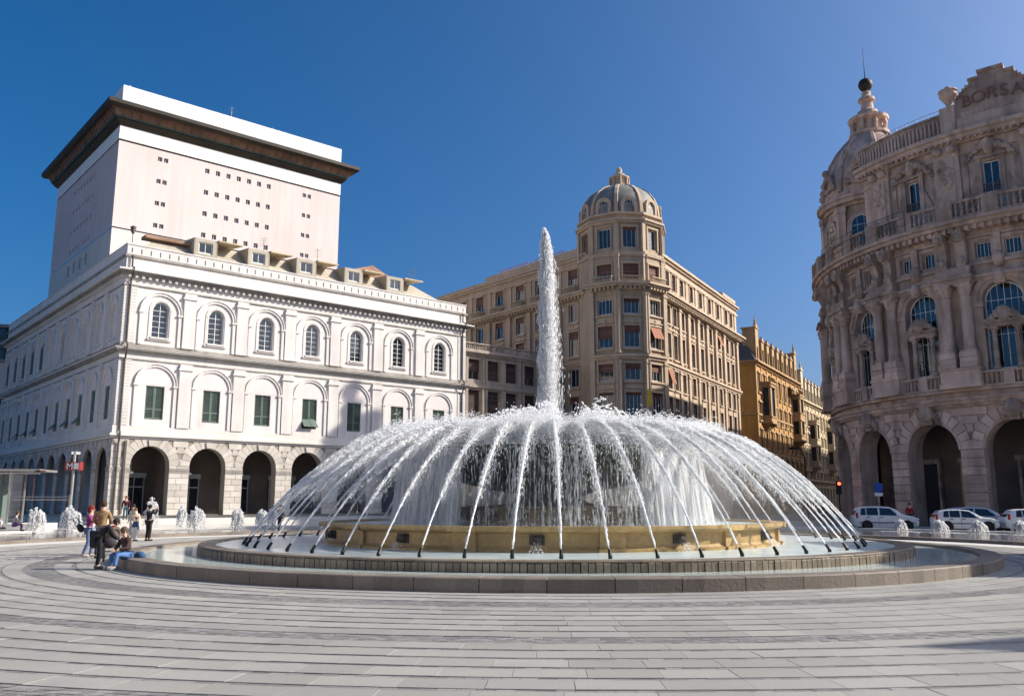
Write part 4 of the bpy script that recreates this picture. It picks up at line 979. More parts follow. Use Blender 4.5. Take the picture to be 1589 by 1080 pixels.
for i, c in enumerate(bays[1:]):
    b = MB()                                 # surround of the great arched window, little temple front inside it
    arc_strip(b, CB, c, 17.4, 1.42, 1.75, -.15, .14, n=14); arc_strip(b, CB, c, 17.4, 1.75, 2.2, -.1, .26, n=14)
    for sd in (-1, 1):
        x = c + sd * 1.82; b.box(CB, x - .4, x + .4, -.1, .2, 10.62, 16.9); b.box(CB, x - .5, x + .5, -.1, .34, 16.9, 17.15); b.box(CB, x - .46, x + .46, -.1, .28, 17.15, 17.4)
    b.box(CB, c - .35, c + .35, .1, .62, 18.5, 19.5); b.ball(CB.pt(c, .6, 19.1), (.4, .4, .55))
    b.build('window_surround', M['borsa'], bor)
    b = MB()
    for sd in (-1, 1):
        x, y, _ = CB.pt(c + sd * .8, .1, 0); b.lathe((x, y), [(.27, 11.9), (.27, 12.2), (.2, 12.3), (.21, 13.2), (.17, 14.7), (.26, 15.0)], 10); b.box(CB, c + sd * .8 - .3, c + sd * .8 + .3, -.25, .4, 15.0, 15.18)
    b.box(CB, c - 1.25, c + 1.25, -.3, .42, 15.18, 15.5); b.box(CB, c - 1.4, c + 1.4, -.3, .6, 15.5, 15.68)
    for sd in (-1, 1): b.prism(CB, [(c + sd * 1.4, 15.69), (c + sd * .45, 16.25), (c + sd * .45, 16.0), (c + sd * 1.1, 15.69)], -.2, .55)
    cartouche(b, c, .3, 15.5, 1.1, .9, i)
    b.build('aedicule', M['borsa_dark'], bor)
    window(CB, c, 11.95, 2.8, 6.82, bor, True, 6, 2, -.5, 'win_white', fw=.11)
    for d in (-1.05, 1.05):
        window(CB, c + d, 20.85, 1.1, 1.25, bor, False, 4, 1, -.35, 'win_white', fw=.06)
        bb = MB(); bb.box(CB, c + d - .75, c + d - .57, -.1, .12, 20.7, 22.2); bb.box(CB, c + d + .57, c + d + .75, -.1, .12, 20.7, 22.2); bb.box(CB, c + d - .8, c + d + .8, -.1, .16, 22.2, 22.4); bb.build('mezzanine_frame', M['borsa'], bor)
    bb = MB(); bb.ball(CB.pt(c, .3, 20.5), (.5, .5, .7)); bb.box(CB, c - .3, c + .3, 0, .4, 20.5, 22.6); bb.build('mask', M['borsa_dark'], bor)
    bb = MB(); balusters(bb, CB, c - 1.75, c + 1.75, .35, 10.64, 11.85, .32, .09)
    bb.box(CB, c - .35, c + .35, .1, .6, 10.64, 11.9); bb.build('balustrade', M['borsa'], bor)
    bb = MB(); bb.ball(CB.pt(c, .5, 8.9), (.6, .6, .75)); bb.box(CB, c - .42, c + .42, .05, .5, 8.0, 9.6); cartouche(bb, c, .2, 8.3, .7, .7, 50 + i); bb.build('keystone_mask', M['borsa_dark'], bor)
    if c > AT0:
        window(CB, c, 26.12, 1.22, 2.56, bor, False, 2, 1, -.6, 'win_white', fw=.09)
        b = MB()
        for sd in (-1, 1): b.box(CB, c + sd * .85 - .2, c + sd * .85 + .2, -.4, -.1, 25.9, 28.9); b.box(CB, c + sd * 1.9 - .25, c + sd * 1.9 + .25, -.4, -.22, 24, 29.6); b.prism(CB, [(c + sd * 1.0, 26), (c + sd * 1.9, 25.2), (c + sd * 1.9, 25.6), (c + sd * 1.1, 27.6)], -.4, -.15)
        b.box(CB, c - 1.15, c + 1.15, -.4, .02, 28.9, 29.15); cartouche(b, c, -.2, 29.0, 1.7, 1.2, 20 + i)
        b.build('attic_window_surround', M['borsa_dark'], bor)
        b = MB()
        for q in range(9): s = c - .6 + 1.2 * q / 8; x, y, _ = CB.pt(s, -.2, 0); b.tube([(x, y, 26.0), (x, y, 26.75)], .025, 4)
        b.box(CB, c - .62, c + .62, -.24, -.18, 26.72, 26.78); b.box(CB, c - .62, c + .62, -.24, -.18, 26.3, 26.35); b.build('window_rail', M['drain'], bor)
for i in range(len(bays)):                   # great balustrade
    c = bays[i]; b = MB()
    balusters(b, CB, c - BS / 2 + .6, c - .55, 1.12, 24.0, 25.45, .34, .1); b.build('balustrade', M['borsa_dark'], bor)
    b = MB(); balusters(b, CB, c + .55, c + BS / 2 - .6, 1.12, 24.0, 25.45, .34, .1); b.build('balustrade', M['borsa_dark'], bor)
    MB().box(CB, c - .55, c + .55, .9, 1.34, 23.97, 25.55).build('balustrade_pier', M['borsa_dark'], bor); MB().box(CB, c + BS / 2 - .6, c + BS / 2 + .6, .88, 1.38, 23.96, 25.6).build('balustrade_pier', M['borsa_dark'], bor)
# parapet rising to the gable with the name
GC = 7.1
def gz(s):
    d = abs(s - GC); return 36.1 if d < .9 else (35.6 if d < 1.6 else (35.3 - (d - 1.6) * .9 if d < 3.0 else 33.4))
b = MB(); n = 90
for i in range(n):
    a = AT0 + (B1 - AT0) * i / n; c = AT0 + (B1 - AT0) * (i + 1) / n; m_ = (a + c) / 2; z1 = gz(m_); b.box(CB, a, c, -1.0, -.15, 31.55, z1)
    if z1 > 33.5: b.box(CB, a, c, -1.1, .1, z1, z1 + .22)
    else: b.box(CB, a, c, -1.05, 0, z1, z1 + .18)
b.build('parapet', M['borsa_dark'], bor)
b = MB()
for i in range(60): s = AT0 + (B1 - AT0) * i / 60; (abs(s - GC) > 2.9) and b.box(CB, s + .02, s + .2, -.15, -.02, 31.9, 33.1)
b.box(CB, GC - 2.8, GC + 2.8, -.15, .0, 31.6, 32.7, 0, 1); b.build('parapet_relief', M['borsa'], bor)
us = GC - 3.5; x, y, _ = CB.pt(us, -.6, 0)
b = MB(); b.box(CB, us - .6, us + .6, -1.15, .05, 31.56, 34.0); b.lathe((x, y), [(.35, 34.0), (.22, 34.3), (.3, 34.5), (.5, 34.8), (.72, 35.15), (.66, 35.45), (.78, 35.5), (.74, 35.62), (.4, 35.7), (.22, 35.95), (.02, 36.1)], 14); b.ball((x - .6, y, 35.35), .18, 6, 4); b.ball((x + .6, y, 35.35), .18, 6, 4)
b.build('urn', M['borsa'], bor)
def letter(ch, M4, h, mat, parent, depth=.06):
    cu = bpy.data.curves.new('letter', 'FONT'); cu.body = ch; cu.size = h * 1.4; cu.extrude = depth; cu.align_x = 'CENTER'
    t = bpy.data.objects.new('letter', cu); COL.objects.link(t); bpy.context.view_layer.update()
    me = bpy.data.meshes.new_from_object(t.evaluated_get(bpy.context.evaluated_depsgraph_get())); bpy.data.objects.remove(t)
    me.materials.clear(); me.materials.append(mat); me.transform(Matrix.Rotation(PI / 2, 4, 'X')); me.name = 'letter'
    return obj('letter', me, parent, M4)
for i, ch in enumerate('BORSA'):
    s = GC - .12 + (i - 2) * .93; letter(ch, CB.mat(s, -.07, 33.55 + (.16 - abs(i - 2) * .08)), 1.0, M['letter'], bor)
b = MB()
for s in [AT0 + .3 + 1.1 * i for i in range(8)]: x, y, _ = CB.pt(s, -1.3, 0); b.tube([(x, y, 33.4), (x, y, 34.5)], .03, 4)
for z in (34.0, 34.5): b.tube([CB.pt(AT0 + .3 + 1.1 * i, -1.3, z) for i in range(8)], .03, 4)
b.build('roof_rail', M['steel'], bor)
# turret
TT = Vector((36.9, 84.0)); tr = 4.7
b = MB(); b.lathe(TT, [(tr, 23.5), (tr, 31.3)], 16)
for z0, z1, p in ((24.2, 24.6, .3), (30.5, 30.8, .25), (30.8, 31.2, .7), (31.2, 31.5, .9), (31.5, 32.2, .1)): b.lathe(TT, [(tr, z0), (tr + p, z0), (tr + p, z1), (tr, z1)], 24)
for k in range(8):
    A = rad(-130 + 45 * k); n = Vector((math.cos(A), math.sin(A))); fr = Frame(TT + n * (tr + .12), (-n.y, n.x)); u_ = fr
    for sd in (-1, 1): b.box(fr, sd * 1.7 - .3, sd * 1.7 + .3, -1, .1, 24.6, 30.5); b.box(fr, sd * 1.7 - .4, sd * 1.7 + .4, -1, .2, 29.9, 30.5)
    arc_strip(b, fr, 0, 28.4, 1.0, 1.3, -.4, .12, n=10)
    for sd in (-1, 1): b.box(fr, sd * 1.15 - .15, sd * 1.15 + .15, -.5, .1, 24.6, 28.4)
tt = b.build('turret', M['borsa'], bor)
for k in (0, 7, 6):
    A = rad(-130 + 45 * k); n = Vector((math.cos(A), math.sin(A))); fr = Frame(TT + n * (tr + .12), (-n.y, n.x)); window(fr, 0, 25.2, 2.0, 4.2, bor, True, 3, 3, .02, 'win_white', fw=.1)
DD = [(4.75, 32.2), (4.7, 33.2), (4.45, 34.6), (3.9, 36.0), (3.1, 37.3), (2.3, 38.3), (1.7, 38.9)]
b = MB(); b.lathe(TT, DD, 32); dm = b.build('turret_dome', M['borsa'], bor, smooth=True)
for k in range(8):
    A = rad(-107.5 + 45 * k); b = MB(); b.tube([(TT.x + (r + .05) * math.cos(A), TT.y + (r + .05) * math.sin(A), z) for r, z in DD], [.3] * 5 + [.24, .2], 6); b.build('rib', M['borsa_dark'], dm)
    A = rad(-130 + 45 * k); n = Vector((math.cos(A), math.sin(A))); fr = Frame(TT + n * 4.75, (-n.y, n.x)); b = MB(); arc_strip(b, fr, 0, 33.6, .55, 1.0, -1.0, .2, 0, 2 * PI, 14); b.ball(fr.pt(0, .2, 34.75), .4, 7, 5); b.ball(fr.pt(-1, .1, 33), .38, 7, 5); b.ball(fr.pt(1, .1, 33), .38, 7, 5); b.build('oculus', M['borsa_dark'], dm)
b = MB(); b.lathe(TT, [(1.7, 38.8), (2.0, 38.95), (2.0, 39.2), (1.5, 39.35), (1.35, 40.4), (1.95, 40.6), (2.0, 40.9), (1.2, 41.1), (1.0, 41.7), (.65, 42.0), (.55, 42.7), (.85, 42.9), (.8, 43.2), (.4, 43.5), (.45, 43.9), (.2, 44.1)], 16)
for k in range(8): A = PI / 4 * k; b.tube([(TT.x + 1.55 * math.cos(A), TT.y + 1.55 * math.sin(A), 39.3), (TT.x + 1.75 * math.cos(A), TT.y + 1.75 * math.sin(A), 40), (TT.x + 1.6 * math.cos(A), TT.y + 1.6 * math.sin(A), 40.6)], .22, 6)
b.build('lantern', M['borsa'], bor)
b = MB(); b.ball((TT.x, TT.y, 44.75), .72, 14, 9); b.tube([(TT.x, TT.y, 45.3), (TT.x, TT.y, 47), (TT.x, TT.y, 49)], [.05, .035, .015], 5); b.build('ball_finial', M['bronze_dark'], bor, smooth=True)
b = MB()
for i in range(9): a = rad(178 + 4 * i); x, y = BC[0] + 21.3 * math.cos(a), BC[1] + 21.3 * math.sin(a); b.tube([(x, y, 23.9), (x, y, 25.8)], .03, 4)
for z in (24.6, 25.2, 25.8): b.tube([(BC[0] + 21.3 * math.cos(rad(178 + 4 * i)), BC[1] + 21.3 * math.sin(rad(178 + 4 * i)), z) for i in range(9)], .03, 4)
b.build('balcony_rail', M['drain'], bor)
# wing of the same palace along the street (mostly hidden behind the turret) : its mass shades the street
FW = Frame((38.5, 91.0), ur); b = MB()
FWb = Frame(FW.pt(150, 0, 0)[:2], (-ur.x, -ur.y))
for s0, s1, zt in ((0, 9, 25), (9, 33, 33.0), (33, 45, 29.0), (45, 150, 31.0)): b.box(FWb, 150 - s1, 150 - s0, -16, 0, 0, zt)
for z0, z1 in ((9.3, 9.9), (18.9, 19.4), (23, 23.8)): b.box(FWb, 0, 150, 0, .5, z0, z1)
b.build('street_wing', M['borsa'], bor)

# ------------------------------------------------------------------ unseen surroundings; pavilion added at the right to cast shadows into view
ob = thing('shadow_pavilion', (34, 22, 0), 'unseen low pavilion with block and small spire, added to shade the end of the basin', 'building')
b = MB(); FO = Frame((30, 34.2), (0, -1))
wall(b, FO, 0, 24, 0, 6, [(1 + 3 * i, 2.4 + 3 * i, .8, 4.2) for i in range(7)], 0, .4); b.box(FO, 0, 24, -12, -.5, 0, 5.9); b.box(FO, -.2, 24.2, -12, .3, 6, 6.4)
wall(b, FO, .4, 9.9, 6.4, 12.4, [(1.2 + 2.4 * i, 2.4 + 2.4 * i, 7.4, 10.4) for i in range(3)], -.3, .4); b.box(FO, .45, 9.85, -9, -.8, 6.4, 12.4); b.box(FO, .2, 10.1, -9.3, -.05, 12.4, 12.8)
x, y, _ = FO.pt(20.4, -1.2, 0); b.lathe((x, y), [(1.6, 6.4), (1.5, 11), (1.15, 13.4), (.75, 14.9), (.08, 16.2)], 14)
b.build('wall', M['sand'], ob)

def opposite(name, P, u, L_, H_, label, mat):
    t = thing(name, (P[0], P[1], 0), label, 'building'); f = Frame(P, u); b = MB(); n = int(L_ / 4.2); st = [L_ * (i + .5) / n for i in range(n)]
    wall(b, f, 0, L_, 0, H_, [(s - .7, s + .7, z, z + 2.4) for s in st for z in (1.2, 6.4, 11.2, 15.6)], 0, .4); b.box(f, 0, L_, -14, -.5, 0, H_ - .1); b.box(f, -.4, L_ + .4, -14, .6, H_, H_ + .7); b.build('wall', mat, t)
    for z in (5.3, 10.2): MB().box(f, 0, L_, 0, .35, z, z + .4).build('ledge', M['plaster_trim'], t)
opposite('ducal_palace', (-64, -34), (.10, 1), 74, 22, 'long pale plaster palace facing the fountain from the side away from the exchange', M['plaster'])
opposite('south_block', (34, -34), (-1, .02), 96, 21, 'pale plaster block of offices closing the square behind the viewer', M['plaster'])

# ------------------------------------------------------------------ the fountain
fou = thing('fountain', (FC[0], FC[1], 0), 'great round fountain with bronze bowl, tall central jet and ring of arching jets', 'fountain')
FCV = Vector(FC)
def ringblock(b, r0, r1, z0, z1, a0, a1, n=3, ch=.025):
    for i in range(n):
        p, q = a0 + (a1 - a0) * i / n, a0 + (a1 - a0) * (i + 1) / n
        P = lambda r, a, z: (FC[0] + r * math.cos(a), FC[1] + r * math.sin(a), z)
        b.add([P(r1, p, z0), P(r1, q, z0), P(r1, q, z1 - ch), P(r1, p, z1 - ch), P(r1 - ch, p, z1), P(r1 - ch, q, z1), P(r0, p, z1), P(r0, q, z1), P(r0, p, z0), P(r0, q, z0)],
              [(0, 1, 2, 3), (3, 2, 5, 4), (4, 5, 7, 6), (6, 7, 9, 8)] + ([(0, 3, 4, 6, 8)] if i == 0 else []) + ([(1, 9, 7, 5, 2)] if i == n - 1 else []))
NB = 66
for i in range(NB):
    b = MB(); jr = random.uniform(-.006, .006)
    ringblock(b, 14.4, 15.0 + jr, -.02, .30 + random.uniform(-.003, .003), 2 * PI * i / NB + .0006, 2 * PI * (i + 1) / NB - .0006); b.build('stone', M['basin'], fou)
b = MB(); b.lathe(FC, [(14.42, .06), (12.2, .06)], 120); b.build('basin_floor', M['basin'], fou)
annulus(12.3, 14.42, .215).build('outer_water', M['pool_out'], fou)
b = MB(); nR = 440
for i in range(nR):
    a = 2 * PI * i / nR; ringblock(b, 12.35, 12.60 + random.uniform(-.012, .012), .06, .452 + random.uniform(-.012, .0), a + .0009, a + 2 * PI / nR - .0009, 1, .02)
b.build('ribbed_rim', M['rib'], fou, stuff=True)
for i in range(48):
    b = MB(); ringblock(b, 12.05, 12.59, .455, .5, 2 * PI * i / 48 + .0007, 2 * PI * (i + 1) / 48 - .0007, 3, .02); b.build('rim_stone', M['rib'], fou)
annulus(8.2, 12.1, .455).build('inner_water', M['pool_in'], fou)
# ochre marble basin
b = MB(); b.lathe(FC, [(8.42, .3), (8.42, .52), (8.3, .56), (8.25, .62), (8.25, .96), (8.32, 1.0), (8.5, 1.04), (8.55, 1.1), (8.55, 1.18), (8.05, 1.18), (8.0, .9)], 144)
for k in range(12):
    A = rad(-20 + 30 * k); n = Vector((math.cos(A), math.sin(A))); fr = Frame(FCV + n * 8.25, (-n.y, n.x))
    b.box(fr, -.38, .38, -.1, .1, .5, 1.02); b.box(fr, -.44, .44, -.1, .22, .3, .55); b.box(fr, -.44, .44, -.1, .32, 1.03, 1.185)
b.build('marble_basin', M['marble'], fou)
for k in range(12):
    A = rad(-5 + 30 * k); n = Vector((math.cos(A), math.sin(A))); fr = Frame(FCV + n * 8.25, (-n.y, n.x)); b = MB()
    b.box(fr, -.22, .22, .0, .05, .66, .94); b.ball(fr.pt(0, .1, .8), (.16, .16, .13), 8, 6); b.ball(fr.pt(0, .24, .74), (.07, .07, .055), 6, 4); b.ball(fr.pt(-.11, .1, .9), .05, 5, 4); b.ball(fr.pt(.11, .1, .9), .05, 5, 4)
    b.build('lion_spout', M['spout'], fou)
annulus(3.0, 8.06, 1.10).build('middle_water', M['pool_in'], fou)
b = MB(); b.lathe(FC, [(3.5, 1.0), (3.5, 1.2), (3.36, 1.24), (3.36, 1.6), (3.5, 1.64), (3.55, 1.72), (2.2, 1.74)], 72); b.build('drum', M['marble'], fou)
b = MB()
for k in range(36):
    A = rad(10 * k + 4); n = Vector((math.cos(A), math.sin(A))); fr = Frame(FCV + n * 3.36, (-n.y, n.x)); arc_strip(b, fr, 0, 1.42, .1, .16, -.05, .05, 0, 2 * PI, 10); b.prism(fr, [(.1 * math.cos(q), 1.42 + .1 * math.sin(q)) for q in np.linspace(0, 2 * PI, 9)[:-1]], -.05, .012, 1)
b.build('drum_rosettes', [M['marble'], M['hole']], fou)
b = MB(); b.lathe(FC, [(2.4, 1.7), (1.5, 1.85), (1.2, 2.05), (1.5, 2.2), (3.2, 2.55), (4.6, 3.1), (5.25, 3.5), (5.42, 3.6), (5.5, 3.64), (5.52, 3.72), (5.4, 3.74), (5.2, 3.6), (3, 3.4), (0, 3.3)], 96, rf=None); b.build('bowl', M['bowl'], fou, smooth=True)
annulus(0.0, 5.3, 3.66, n=96).build('bowl_water', M['pool_in'], fou)
def jet_z(x): return .62 + 1.36 * x - .122 * x * x
NJ = 56; PH = rad(-91)
nz = MB(); nz.tube([(0, 0, -.25), (0, 0, .02), (-.05, 0, .09), (-.11, 0, .17)], [.055, .055, .045, .038], 8); nzm = nz.mesh('nozzle', M['nozzle'])
for i in range(NJ):
    A = PH + 2 * PI * i / NJ
    obj('nozzle', nzm, fou, Matrix.Translation((FC[0] + 11.12 * math.cos(A), FC[1] + 11.12 * math.sin(A), .5)) @ Matrix.Rotation(A, 4, 'Z'))

# water: clouds of small stretched drops as one mesh
RG = np.random.default_rng(11)
OV = np.array([(1, 0, 0), (-1, 0, 0), (0, 1, 0), (0, -1, 0), (0, 0, 1), (0, 0, -1)], float)
OF = np.array([(4, 0, 2), (4, 2, 1), (4, 1, 3), (4, 3, 0), (5, 2, 0), (5, 1, 2), (5, 3, 1), (5, 0, 3)])
def drops(P, D, ln, wd):
    """octahedra at P, long axis D, half length ln, half width wd"""
    P = np.asarray(P, float); D = np.asarray(D, float); D = D / (np.linalg.norm(D, axis=1, keepdims=True) + 1e-9)
    h = np.where(np.abs(D[:, 2:3]) < .9, np.array([[0, 0, 1.]]), np.array([[1., 0, 0]]))
    X = np.cross(D, h); X /= np.linalg.norm(X, axis=1, keepdims=True); Y = np.cross(D, X)
    j = RG.uniform(.75, 1.3, (len(P), 6))
    V = (OV[None, :, 0:1] * X[:, None] + OV[None, :, 1:2] * Y[:, None]) * (wd[:, None] * j)[..., None] + OV[None, :, 2:3] * D[:, None] * ln[:, None, None]
    V = V + P[:, None]
    T = OF[None] + (np.arange(len(P)) * 6)[:, None, None]
    return V.reshape(-1, 3), T.reshape(-1, 3)
def merge(parts):
    Vs, Ts, n = [], [], 0
    for V, T in parts: Vs.append(V); Ts.append(T + n); n += len(V)
    return np.concatenate(Vs), np.concatenate(Ts)
def tube_np(C, R, n=6):
    C = np.asarray(C, float); d = np.gradient(C, axis=0); d /= np.linalg.norm(d, axis=1, keepdims=True)
    up = np.tile(np.array([[0, 1., 0]]), (len(C), 1)); X = np.cross(d, up); X /= np.linalg.norm(X, axis=1, keepdims=True); Y = np.cross(d, X)
    a = np.arange(n) * 2 * np.pi / n
    V = C[:, None] + (X[:, None] * np.cos(a)[None, :, None] + Y[:, None] * np.sin(a)[None, :, None]) * R[:, :, None]
    V = V.reshape(-1, 3); T = []
    for i in range(len(C) - 1):
        for k in range(n):
            p, q = i * n + k, i * n + (k + 1) % n; T += [(p, q, q + n), (p, q + n, p + n)]
    return V, np.array(T)
def jet_mesh(seed):
    g_ = np.random.default_rng(seed)
    top = 6.2 + g_.uniform(-.8, .8)
    x = np.linspace(.12, top, 120); w = np.cumsum(g_.normal(0, .0028, (120, 2)), 0)
    C = np.c_[-x, w[:, 0], jet_z(x) + w[:, 1]]
    R = (.022 + .0044 * x)[:, None] * g_.uniform(.7, 1.25, (120, 7)) * (1 + .35 * np.sin(x * 2.3 + seed) * np.clip(x / 6, 0, 1))[:, None]; R[-60:] *= np.linspace(1, .08, 60)[:, None]
    parts = [tube_np(C, R, 7)]
    n = 4600; x = 8.3 * g_.beta(1.7, 1.2, n); s = .010 + .0098 * x ** 1.25; cl = np.sin(x * 3.1 + seed * 1.7) * .35 + 1
    sag = g_.exponential(.05, n) * (x / 8) ** 2 * 3
    P = np.c_[-x + g_.normal(0, 1, n) * s * .6, g_.normal(0, 1, n) * s * cl, jet_z(x) - sag + g_.normal(0, 1, n) * s * .8 * cl]
    Dv = np.c_[-np.ones(n), g_.normal(0, .10, n), 1.36 - .244 * x - sag * .8]
    parts.append(drops(P, Dv, g_.uniform(.03, .12, n), g_.uniform(.004, .012, n)))
    n = 2200; x = 4.4 + 4.2 * g_.beta(1.3, 1.2, n); P = np.c_[-x, g_.normal(0, .22, n), jet_z(x) + g_.normal(.03, .16, n)]      # broken head of the jet
    parts.append(drops(P, np.c_[-np.ones(n), g_.normal(0, .3, n), 1.36 - .244 * x], g_.uniform(.015, .07, n), g_.uniform(.005, .018, n)))
    n = 1700; x = g_.uniform(1.2, 8.2, n); f = g_.exponential(.6, n) * (x / 8)          # spray falling out of the arc
    P = np.c_[-x + g_.normal(0, .05, n), g_.normal(0, .20, n) * (x / 5), np.maximum(.55, jet_z(x) - .1 - f)]
    parts.append(drops(P, np.tile([[0, 0, 1.]], (n, 1)), g_.uniform(.012, .06, n), g_.uniform(.003, .007, n)))
    V, T = merge(parts); return fast_mesh('water_jet', V, T, M['spray'])
jm = [jet_mesh(100 + i) for i in range(7)]
for i in range(NJ):
    A = PH + 2 * PI * i / NJ
    obj('water_jet', jm[(i * 3) % 7], fou, Matrix.Translation((FC[0] + 11.05 * math.cos(A), FC[1] + 11.05 * math.sin(A), 0)) @ Matrix.Rotation(A + random.uniform(-.008, .008), 4, 'Z') @ Matrix.Diagonal((1, 1, random.uniform(.985, 1.02), 1)))
def pol(r, a): return FC[0] + r * np.cos(a), FC[1] + r * np.sin(a)
# curtain falling from the rim of the bowl
parts = []
ang = np.concatenate([RG.uniform(0, 2 * PI, 420), RG.choice(RG.uniform(0, 2 * PI, 60), 420) + RG.normal(0, .022, 420), RG.uniform(rad(-60), rad(10), 1300), RG.uniform(rad(175), rad(236), 750)])
PP, LN, WD = [], [], []
for a in ang:
    k = RG.integers(6, 22); f = np.sort(RG.uniform(0, 1, k)) ** .9; z = 3.66 - 2.56 * f; r = 5.5 + RG.uniform(.02, .16) + RG.uniform(.0, .35) * np.sqrt(f)
    aa = a + RG.normal(0, .004, k) + RG.normal(0, .004) * f; x, y = pol(r, aa); PP.append(np.c_[x, y, z]); LN.append(RG.uniform(.03, .30, k)); WD.append(RG.uniform(.004, .011, k))
parts.append(drops(np.concatenate(PP), np.tile([[0, 0, 1.]], (sum(map(len, PP)), 1)), np.concatenate(LN), np.concatenate(WD)))
V, T = merge(parts); o = obj('falling_curtain', fast_mesh('falling_curtain', V, T, M['spray']), fou); o['kind'] = 'stuff'
def sheet(name, a0, a1, mat, dr, n=90, m=16):
    V, T, uv = [], [], []
    for i in range(n + 1):
        a = a0 + (a1 - a0) * i / n; wob = .06 * math.sin(i * .9) + random.uniform(-.04, .04)
        for j in range(m + 1):
            f = j / m; r = 5.52 + dr * math.sqrt(f) + wob * f; V.append((FC[0] + r * math.cos(a), FC[1] + r * math.sin(a), 3.68 - 2.58 * f)); uv.append((a / (2 * PI) * 6, f))
    for i in range(n):
        for j in range(m): p = i * (m + 1) + j; T.append((p, p + m + 1, p + m + 2, p + 1))
    me = bpy.data.meshes.new(name); me.from_pydata(V, [], T); me.materials.append(mat); ul_ = me.uv_layers.new(name='UVMap')
    ul_.data.foreach_set('uv', np.array([uv[l.vertex_index] for l in me.loops], np.float32).ravel())
    return obj(name, me, fou)
sheet('water_sheet', rad(-57), rad(12), M['sheet'], .55); sheet('water_sheet', rad(178), rad(237), M['mist_sheet'] if 'mist_sheet' in M else mat_spray('thin_sheet', .22, ((80, 1.6, 1), .36, .56)), .45)
# froth thrown up inside and over the bowl
PP, DD_, LN, WD = [], [], [], []
for q in range(4300):
    a = RG.uniform(0, 2 * PI); r0 = .7 + 2.9 * RG.random() ** 1.4; r1 = r0 + RG.uniform(.8, 2.8); lump = 1 + .42 * math.sin(3 * a + 1.1) + .2 * math.sin(7 * a)
    h = RG.uniform(.2, 1.35) * lump * (1.25 - .24 * r0); n = RG.integers(14, 34)
    f = np.sort(RG.uniform(0, 1, n)); r = r0 + (r1 - r0) * f; z = 3.66 + 4 * h * f * (1 - f); aa = a + RG.normal(0, .10) * f + RG.normal(0, .006, n)
    x, y = pol(r, aa); PP.append(np.c_[x, y, z] + RG.normal(0, .03, (n, 3))); dz = 4 * h * (1 - 2 * f); DD_.append(np.c_[np.cos(aa) * (r1 - r0), np.sin(aa) * (r1 - r0), dz])
    s = RG.uniform(.012, .062, n); LN.append(s * RG.uniform(1, 2.2, n)); WD.append(s * .75)
V, T = drops(np.concatenate(PP), np.concatenate(DD_), np.concatenate(LN), np.concatenate(WD)); o = obj('bowl_froth', fast_mesh('bowl_froth', V, T, M['mist']), fou); o['kind'] = 'stuff'
# central jet with the plume drifting to the right as it falls
parts = []; z = np.linspace(3.6, 11.9, 90); w = np.cumsum(RG.normal(0, .006, (90, 2)), 0)
parts.append(tube_np(np.c_[FC[0] - .28 + .02 * (z - 3.6) + w[:, 0], FC[1] + w[:, 1] , z], (.13 - .004 * (z - 3.6))[:, None] * RG.uniform(.6, 1.35, (90, 8)), 8))
n = 46000; f = RG.beta(1.3, 1.2, n); z = 3.7 + 8.85 * f; up = RG.random(n) < .6
ax = FC[0] - .28 + .018 * (z - 3.6)
sp = np.where(up, .052 + .04 * np.sin(z * 1.9) ** 2, .085) * (1 - .45 * np.clip((f - .8) / .2, 0, 1))
drift = np.where(up, 0, np.abs(RG.normal(0, 1, n)) * np.sqrt(np.clip(1 - f, 0, 1)) * .30 + .03)
x = ax + RG.normal(0, 1, n) * sp + drift; y = FC[1] + RG.normal(0, 1, n) * (sp + drift * .35)
parts.append(drops(np.c_[x, y, z], np.c_[RG.normal(0, .07, n), RG.normal(0, .07, n), np.ones(n)], RG.uniform(.03, .16, n), RG.uniform(.003, .012, n)))
n = 900; z = RG.uniform(11.3, 12.75, n); w_ = .10 * (1 - (z - 11.3) / 2.2); parts.append(drops(np.c_[FC[0] - .14 + RG.normal(0, 1, n) * w_, FC[1] + RG.normal(0, 1, n) * w_, z], np.tile([[0, 0, 1.]], (n, 1)), RG.uniform(.03, .1, n), RG.uniform(.008, .028, n)))
V, T = merge(parts); obj('central_jet', fast_mesh('central_jet', V, T, M['spray']), fou)
def mat_volume(name, dens):
    m = bpy.data.materials.new(name); m.use_nodes = True; N = m.node_tree.nodes; N.clear()
    o = N.new('ShaderNodeOutputMaterial'); v = N.new('ShaderNodeVolumePrincipled'); v.inputs['Density'].default_value = dens; v.inputs['Color'].default_value = (1, 1, 1, 1); v.inputs['Anisotropy'].default_value = .25
    m.node_tree.links.new(v.outputs[0], o.inputs['Volume']); return m
b = MB(); b.lathe(FC, [(0, 1.13), (6.7, 1.13), (6.9, 2.0), (6.8, 3.2), (6.3, 4.1), (5.0, 4.6), (3.2, 4.95), (1.4, 4.9), (0, 4.8)], 48)
o = b.build('spray_mist', mat_volume('spray_mist', .05), fou); o['kind'] = 'stuff'
b = MB(); b.lathe(FC, [(0, .5), (10.2, .55), (9.6, 1.5), (8.4, 2.9), (6.9, 3.95), (5.2, 4.5), (3.0, 4.75), (0, 4.7)], 48)
o = b.build('spray_haze', mat_volume('spray_haze', .016), fou); o['kind'] = 'stuff'
